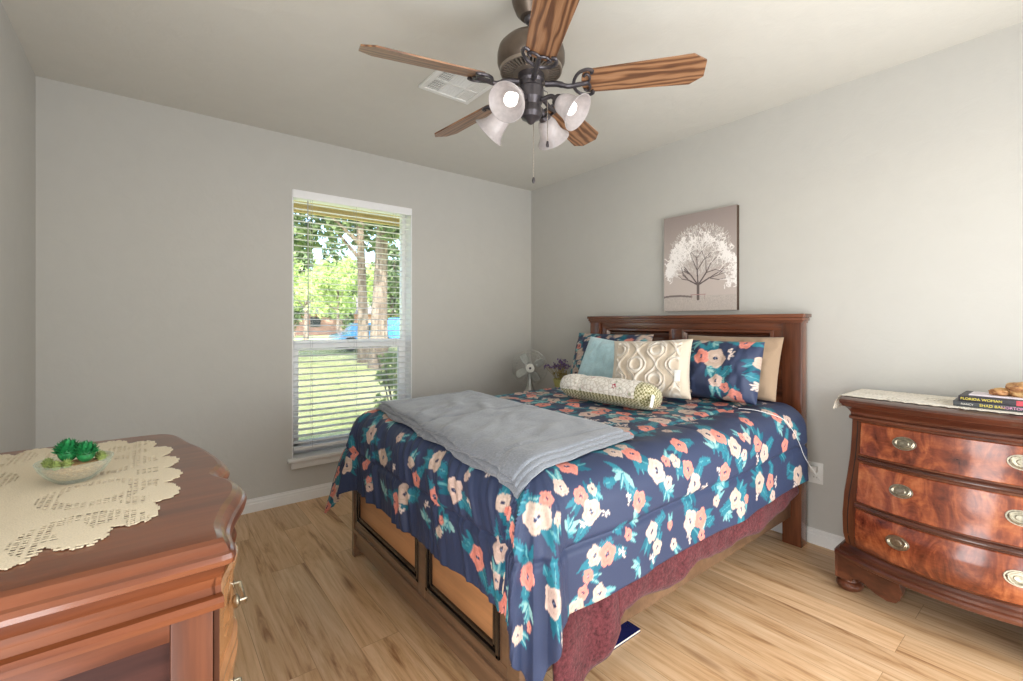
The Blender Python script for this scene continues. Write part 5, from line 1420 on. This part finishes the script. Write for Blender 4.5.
for nm, px_, py0, py1, dep in (('pull_chain', 533.5, 118, 183, 1.86), ('pull_chain', 547.5, 100, 147, 1.80)):
    l = (px_ - 511.5) / F
    x, y = (s_y + c_y * l) * dep, (c_y - s_y * l) * dep
    z0, z1 = CH - (py0 - HOR) / F * dep, CH - (py1 - HOR) / F * dep
    m = MB().tube([(x, y, z0 + 0.03), (x, y, z1 + 0.02)], 0.0013, 6)
    n_ = int((z0 - z1) / 0.012)
    for i in range(n_): m.ell((x, y, z0 - i * 0.012), (0.0022, 0.0022, 0.0022), 6, 4)
    c = m.build(nm, M_CHAIN, fan)
    MB().lathe([(0.0, z1 + 0.024), (0.004, z1 + 0.022), (0.0065, z1 + 0.008), (0.005, z1), (0.0, z1 - 0.001)], T3(x, y, 0), 12, cap=False).build('fob', M_BRONZE2, c)
    # the chains leave the switch housing sideways
    MB().tube([(x, y, z0 + 0.03), (FXc + (x - FXc) * 0.3, FYc + (y - FYc) * 0.3, z0 + 0.034)], 0.0016, 6).build('chain_outlet', M_BRONZE2, c)

# ------------------------------------------------------------------ ceiling vent
vt = thing('ceiling_vent', 'white rectangular air vent with louvred sections, set in the ceiling behind the fan', 'vent', (1.255, 2.06, H))
V0, V1, W0, W1 = 1.105, 1.410, 1.925, 2.195
ZV = H - 0.012
m = MB()
bwid = 0.026
xs = [V0, V0 + 0.028, V0 + 0.10, V0 + 0.11, V0 + 0.205, V0 + 0.215, V1 - 0.028, V1]
m.box(V0, V1, W0, W0 + bwid, ZV - 0.0008, H, 0.002).box(V0, V1, W1 - bwid, W1, ZV - 0.0008, H, 0.002).box(V0 + 0.0008, V0 + bwid, W0 + 0.001, W1 - 0.001, ZV, H, 0.002).box(V1 - bwid, V1 - 0.0008, W0 + 0.001, W1 - 0.001, ZV, H, 0.002)
ym = (W0 + W1) / 2
m.box(V0 + 0.01, V1 - 0.01, ym - 0.006, ym + 0.006, ZV + 0.001, H - 0.003)
m.box(V0 + 0.095, V0 + 0.107, W0 + 0.01, W1 - 0.01, ZV + 0.0018, H - 0.003).box(V0 + 0.205, V0 + 0.217, W0 + 0.01, W1 - 0.01, ZV + 0.0018, H - 0.003)
m.build('frame', M_WHITE, vt)
MB().box(V0 + 0.01, V1 - 0.01, W0 + 0.01, W1 - 0.01, H - 0.0025, H - 0.0005).build('backing', M_DARK, vt)
m = MB()
for (y0, y1) in ((W0 + bwid, ym - 0.006), (ym + 0.006, W1 - bwid)):
    n_ = 9
    for k in range(n_):                                   # middle bays: louvres running along X
        y = y0 + (y1 - y0) * (k + 0.5) / n_
        m.box(V0 + 0.107, V0 + 0.205, y - 0.0026, y + 0.0026, ZV + 0.003, H - 0.004)
    for x0, x1, dense in ((V0 + bwid, V0 + 0.095, 0.0022), (V0 + 0.217, V1 - bwid, 0.0042)):
        n2_ = 6
        for k in range(n2_):
            x = x0 + (x1 - x0) * (k + 0.5) / n2_
            m.box(x - dense, x + dense, y0, y1, ZV + 0.003, H - 0.004)
        for k in range(5):
            y = y0 + (y1 - y0) * (k + 0.5) / 5; m.box(x0, x1, y - 0.001, y + 0.001, ZV + 0.004, H - 0.004)
m.build('louvres', M_WHITE, vt)

# ------------------------------------------------------------------ tree canvas over the headboard
PX = XR - 0.032; PY0, PY1, PZ0, PZ1 = 1.348, 1.851, 1.274, 1.915
cv = thing('canvas_picture', 'sepia canvas print of a blossoming white tree, hung above the headboard', 'picture', (XR, (PY0 + PY1) / 2, PZ0))
NYp, NZp = 190, 240
U, V = np.meshgrid(np.linspace(0, 1, NYp + 1), np.linspace(0, 1, NZp + 1), indexing='ij')   # U: left to right as seen, V: up
def paint_tree(U, V):
    rng = np.random.default_rng(12)
    C = np.ones(U.shape + (4,))
    top = np.array([0.315, 0.262, 0.245]); mid = np.array([0.56, 0.48, 0.44]); low = np.array([0.50, 0.44, 0.40])
    t = np.clip(V, 0, 1)[..., None]
    C[..., :3] = np.where(t > 0.15, mid + (top - mid) * np.clip((t - 0.3) / 0.7, 0, 1), low)
    g = (V < 0.15); C[g, :3] = low * (0.85 + 0.35 * rng.random((g.sum(), 1)))
    k = (np.abs(V - 0.15 - 0.01 * np.sin(U * 9)) < 0.010) & (U < 0.42); C[k, :3] = (0.22, 0.18, 0.17)
    A = 0.503 / 0.641
    def stroke(x0, y0, x1, y1, w, col):
        dx, dy = (x1 - x0), (y1 - y0) / A; L2 = dx * dx + dy * dy + 1e-9
        px_, py_ = U - x0, (V - y0) / A
        s_ = np.clip((px_ * dx + py_ * dy) / L2, 0, 1)
        k = np.hypot(px_ - s_ * dx, py_ - s_ * dy) < w; C[k, :3] = col
    segs = []
    def grow(x, y, a_, L, w, dep):
        x2, y2 = x + math.cos(a_) * L, y + math.sin(a_) * L * A
        segs.append((x, y, x2, y2, w, dep))
        if dep == 0: return
        for _ in range(3):
            grow(x2, y2, a_ + rng.uniform(-0.75, 0.75), L * rng.uniform(0.66, 0.86), w * 0.62, dep - 1)
    for a_, L in ((PI * 0.70, 0.17), (PI * 0.52, 0.19), (PI * 0.30, 0.19), (PI * 0.16, 0.17), (PI * 0.84, 0.15)):
        grow(0.50, 0.26, a_, L, 0.011, 5)
    hz = np.zeros(U.shape, bool)
    C[hz, :3] = C[hz, :3] * 0.75 + np.array([0.85, 0.78, 0.74]) * 0.25
    for s_ in sorted(segs, key=lambda q: -q[5]):
        if s_[5] >= 4: continue
    for _ in range(1500):
        a_ = rng.uniform(0, 2 * PI); r_ = rng.uniform(0, 1) ** 0.55
        x = 0.52 + 0.43 * r_ * math.cos(a_); y = 0.57 + 0.29 * r_ * math.sin(a_)
        if y < 0.36 + 0.25 * abs(x - 0.5): continue
        b_ = math.atan2((y - 0.28) / A, x - 0.5) + rng.uniform(-0.7, 0.7); L_ = rng.uniform(0.015, 0.05); v_ = rng.uniform(0.5, 0.82)
        stroke(x, y, x + L_ * math.cos(b_), y + L_ * math.sin(b_) * A, 0.0028, (v_, v_ * 0.93, v_ * 0.88))
    for x, y, x2, y2, w, dep in segs:
        if dep <= 3 and rng.random() < 0.55:
            v_ = rng.uniform(0.72, 0.95); stroke(x, y, x2, y2, 0.0032, (v_, v_ * 0.94, v_ * 0.90))
    for x, y, x2, y2, w, dep in segs:
        if dep >= 4 or (dep == 3 and rng.random() < 0.35): stroke(x, y, x2, y2, w * 0.8, (0.13, 0.10, 0.10))
    for x, y, x2, y2, w, dep in segs:
        if dep <= 1 and rng.random() < 0.5: stroke(x2, y2, x2 + rng.normal() * 0.02, y2 + rng.normal() * 0.02, 0.005, (0.95, 0.90, 0.87))
    stroke(0.50, 0.12, 0.50, 0.27, 0.020, (0.15, 0.12, 0.11))
    stroke(0.40, 0.165, 0.60, 0.165, 0.006, (0.42, 0.26, 0.25)); stroke(0.41, 0.12, 0.41, 0.165, 0.004, (0.4, 0.26, 0.25)); stroke(0.59, 0.12, 0.59, 0.165, 0.004, (0.4, 0.26, 0.25))
    return C
Cc = paint_tree(U, V)
m = MB()
for i in range(NYp + 1):
    for j in range(NZp + 1): m.v.append((PX - 0.0006, PY1 - (PY1 - PY0) * i / NYp, PZ0 + (PZ1 - PZ0) * j / NZp))
for i in range(NYp):
    for j in range(NZp):
        a_ = i * (NZp + 1) + j; m.f.append((a_, a_ + 1, a_ + NZp + 2, a_ + NZp + 1)); m.mi.append(0)
m.cols = Cc.reshape(-1, 4)
o = m.build('printed_canvas', painted('printed_canvas', 0.9, 0.2, 500, 0.0), cv)
M_CEDGE = plain('dark_canvas_edge', lin(78, 62, 50), 0.8)
MB().box(PX, XR - 0.0006, PY0, PY1, PZ0, PZ1, 0.002).build('stretcher_frame', M_CEDGE, cv)

# ------------------------------------------------------------------ outlet with charger, and its cable on the bed
ol = thing('wall_outlet', 'white wall outlet between the headboard and the chest of drawers', 'outlet', (XR, 0.937, 0.385))
MB().box(XR - 0.006, XR, 0.901, 0.973, 0.328, 0.442, 0.003).build('cover_plate', M_WHITE, ol)
for z in (0.362, 0.408):
    f_ = MB().prism(seg_pts(0.937, z, 0.017, 0, 2 * PI, 20)[:-1], XR - 0.008, XR - 0.005, axis=0).build('socket_face', M_WHITE, ol)
    MB().box(XR - 0.0085, XR - 0.0078, 0.929, 0.931, z - 0.003, z + 0.006).box(XR - 0.0085, XR - 0.0078, 0.943, 0.945, z - 0.003, z + 0.006).build('slots', M_DARK, f_)
ch = thing('phone_charger', 'white plug-in charger with a thin white cable running up over the comforter', 'charger', (XR, 0.940, 0.40))
MB().box(XR - 0.040, XR - 0.009, 0.924, 0.956, 0.392, 0.426, 0.005).build('plug', M_WHITE, ch)
def on_cloth(p, q): return drape(p, q, 0.003, 1.0)
cp_ = [Vector((XR - 0.040, 0.940, 0.405)), Vector((XR - 0.075, 0.915, 0.395)), Vector((2.66, 0.862, 0.40))]
cab = [on_cloth(2.555, 0.70), on_cloth(2.50, 0.78), on_cloth(2.43, 0.86), on_cloth(2.38, 0.93), on_cloth(2.30, 1.02), on_cloth(2.27, 1.09)]
cab = [Vector((c_.x, c_.y - 0.006, c_.z + 0.004)) for c_ in cab]
MB().tube(smooth_path(cp_ + cab, 8), 0.0012, 6).build('cable', M_WHITE, ch)

# ------------------------------------------------------------------ nightstand corner: table fan and flower pot
NSZ = 0.585
ns_ = thing('nightstand', 'dark wooden nightstand in the corner, hidden behind the bed', 'nightstand', (2.50, 2.78, 0))
MB().box(2.24, 2.79, 2.56, 3.04, NSZ - 0.03, NSZ, 0.005).build('top', M_MAH, ns_)
MB().box(2.27, 2.77, 2.58, 3.02, 0.10, NSZ - 0.03, 0.003).build('body', M_MAH, ns_)
for z in (0.13, 0.34):
    d = MB().box(2.258, 2.27, 2.60, 3.00, z, z + 0.19, 0.004).build('drawer', M_MAH, ns_)
    MB().ell((2.248, 2.80, z + 0.1), (0.012, 0.012, 0.012)).build('knob', M_BRASS, d)
for x in (2.29, 2.74):
    for y in (2.60, 3.0): MB().box(x - 0.02, x + 0.02, y - 0.02, y + 0.02, 0, 0.11, 0.003).build('leg', M_MAH_Z, ns_)
M_FANG = plain('brushed_grey_metal', lin(178, 178, 172), 0.35, 0.6, nscale=30)
def blade_translucent():
    t = NT('smoky_fan_blade'); nz = t.noise(t.coords(), 8, 2)
    t.set(base=t.ramp(nz.outputs[0], [(0.3, lin(168, 170, 164)), (0.7, lin(190, 192, 186))]), rough=0.3, spec=0.5); return t.m
tf = thing('table_fan', 'small grey metal table fan in the corner behind the bed', 'fan', (2.462, 2.885, NSZ))
fc = Vector((2.455, 2.875, 0.825)); look = Vector((-0.62, -0.78, 0.02)).normalized()
MF = Matrix.Translation(fc) @ look.to_track_quat('Z', 'Y').to_matrix().to_4x4()
m = MB().lathe([(0.0, NSZ), (0.072, NSZ), (0.074, NSZ + 0.010), (0.060, NSZ + 0.028), (0.036, NSZ + 0.060), (0.026, NSZ + 0.10), (0.020, NSZ + 0.15), (0.018, NSZ + 0.19)], T3(2.475, 2.90, 0), 24, cap=False); m.build('base', M_FANG, tf)
m = MB().lathe([(0.0, -0.10), (0.030, -0.095), (0.042, -0.07), (0.044, -0.03), (0.040, -0.02), (0.0, -0.02)], MF, 24, cap=False); m.build('motor', M_FANG, tf)
m = MB()
for rr_, z in ((0.145, 0.0), (0.120, 0.030), (0.09, 0.042), (0.06, 0.047), (0.145, -0.012), (0.115, -0.040)):
    m.tube([MF @ Vector((rr_ * math.cos(a_ * PI / 24), rr_ * math.sin(a_ * PI / 24), z)) for a_ in range(48)], 0.0021 if rr_ == 0.145 else 0.0012, 6, closed=True)
for k in range(28):
    a_ = 2 * PI * k / 28
    m.tube([MF @ Vector((r_ * math.cos(a_ + tw), r_ * math.sin(a_ + tw), z)) for r_, z, tw in ((0.034, 0.049, 0), (0.07, 0.047, 0.06), (0.105, 0.038, 0.10), (0.13, 0.024, 0.12), (0.145, 0.0, 0.13), (0.135, -0.02, 0.13), (0.10, -0.046, 0.13))], 0.0010, 5)
m.build('grille', M_FANG, tf)
m = MB().lathe([(0.0, 0.053), (0.030, 0.052), (0.036, 0.049), (0.036, 0.044), (0.0, 0.043)], MF, 28, cap=False)
cap_ = m.build('badge', plain('cream_badge', lin(224, 222, 212), 0.4), tf)
MB().lathe([(0.0, 0.0545), (0.009, 0.0542), (0.010, 0.052)], MF, 16, cap=False).build('badge_centre', M_BRONZE2, cap_)
for k in range(4):
    m = MB(); rs = []; a0 = k * PI / 2 + 0.5
    for i in range(9):
        r_ = 0.03 + 0.098 * i / 8; hw = 0.42 * math.sin(min(1, (i + 1.2) / 7) * PI * 0.62) * (0.045 / max(r_, 0.045)) * 1.7
        ring = []
        for j in range(7):
            a_ = a0 + (-1 + 2 * j / 6) * hw * (1 if i < 8 else 0.6); ring.append(MF @ Vector((r_ * math.cos(a_), r_ * math.sin(a_), 0.006 + 0.018 * (-1 + 2 * j / 6))))
        rs.append(ring)
    m.rings(rs, closed=False, cap=False); b = m.build('fan_blade', blade_translucent() if k == 0 else bpy.data.materials['smoky_fan_blade'], tf); mod(b, 'SOLIDIFY', thickness=0.002)

fx_, fy_ = 2.60, 2.665
fp = thing('flower_pot', 'small yellow-green pot of dried purple flowers beside the table fan', 'flower pot', (fx_, fy_, NSZ))
m = MB().lathe([(0.0, NSZ), (0.034, NSZ), (0.037, NSZ + 0.004), (0.046, NSZ + 0.08), (0.049, NSZ + 0.095), (0.0, NSZ + 0.096)], T3(fx_, fy_, 0), 24, cap=False); m.build('base_pot', plain('teal_glazed_pot', lin(110, 150, 168), 0.3), fp)
m = MB().lathe([(0.044, NSZ + 0.085), (0.050, NSZ + 0.11), (0.060, NSZ + 0.15), (0.064, NSZ + 0.158), (0.058, NSZ + 0.156), (0.045, NSZ + 0.13), (0.0, NSZ + 0.13)], T3(fx_, fy_, 0), 18, cap=False); m.build('pot_rim', plain('yellow_green_wrap', lin(198, 194, 122), 0.5), fp)
M_STEM = plain('dry_olive_stem', lin(156, 138, 86), 0.8); M_PURP = plain('purple_petals', lin(128, 100, 160), 0.8, var=0.3, nscale=80)
rng = np.random.default_rng(8)
ms_ = MB(); mp_ = MB()
for k in range(34):
    a_ = rng.uniform(0, 2 * PI); r_ = abs(rng.normal()) * 0.05; hgt = NSZ + 0.245 + rng.uniform(0, 0.065) - r_ * 0.3
    tip = Vector((fx_ + r_ * 1.25 * math.cos(a_), fy_ + r_ * 1.25 * math.sin(a_), hgt))
    ms_.tube([Vector((fx_ + 0.2 * r_ * math.cos(a_), fy_ + 0.2 * r_ * math.sin(a_), NSZ + 0.13)), (Vector((fx_, fy_, NSZ + 0.13)) * 0.4 + tip * 0.6), tip], 0.0015, 5)
    for j in range(7):
        o_ = Vector(rng.normal(size=3)) * 0.008; w_ = 0.011 * rng.uniform(0.6, 1.2); n1 = Vector(rng.normal(size=3)).normalized(); n2 = n1.cross(Vector(rng.normal(size=3))).normalized()
        mp_.add([tip + o_ - n1 * w_, tip + o_ + n2 * w_ * 0.6, tip + o_ + n1 * w_, tip + o_ - n2 * w_ * 0.6], [(0, 1, 2, 3)])
for j in range(26):
    o_ = Vector((rng.normal() * 0.03 + fx_, rng.normal() * 0.03 + fy_, NSZ + 0.165 + rng.uniform(0, 0.05))); n1 = Vector(rng.normal(size=3)).normalized(); n2 = n1.cross(Vector(rng.normal(size=3))).normalized()
    ms_.add([o_ - n1 * 0.024, o_ + n2 * 0.010, o_ + n1 * 0.024, o_ - n2 * 0.010], [(0, 1, 2, 3)])
ms_.build('stems', M_STEM, fp); tag(mp_.build('petals', M_PURP, fp, smooth=False), kind='stuff')

# ------------------------------------------------------------------ flat dark-blue book under the bed edge
ub = thing('floor_book', 'flat dark blue book lying on the floor, poking out from under the bed', 'book', (1.405, 1.17, 0), (0, 0, 0.0))
MB().box(-0.17, 0.09, -0.08, 0.20, 0.010, 0.012, 0.0006).box(-0.17, 0.09, -0.08, 0.20, 0.0, 0.002, 0.0006).build('cover', plain('navy_gloss_cover', lin(26, 32, 78), 0.25), ub, local=True)
MB().box(-0.168, 0.088, -0.078, 0.198, 0.002, 0.010).build('pages', M_PAGE, ub, local=True)
MB().box(-0.16, -0.09, -0.075, 0.0, 0.0118, 0.0124).build('cover_picture', plain('pale_cover_art', lin(150, 178, 186), 0.4, var=0.3, nscale=50), ub, local=True)
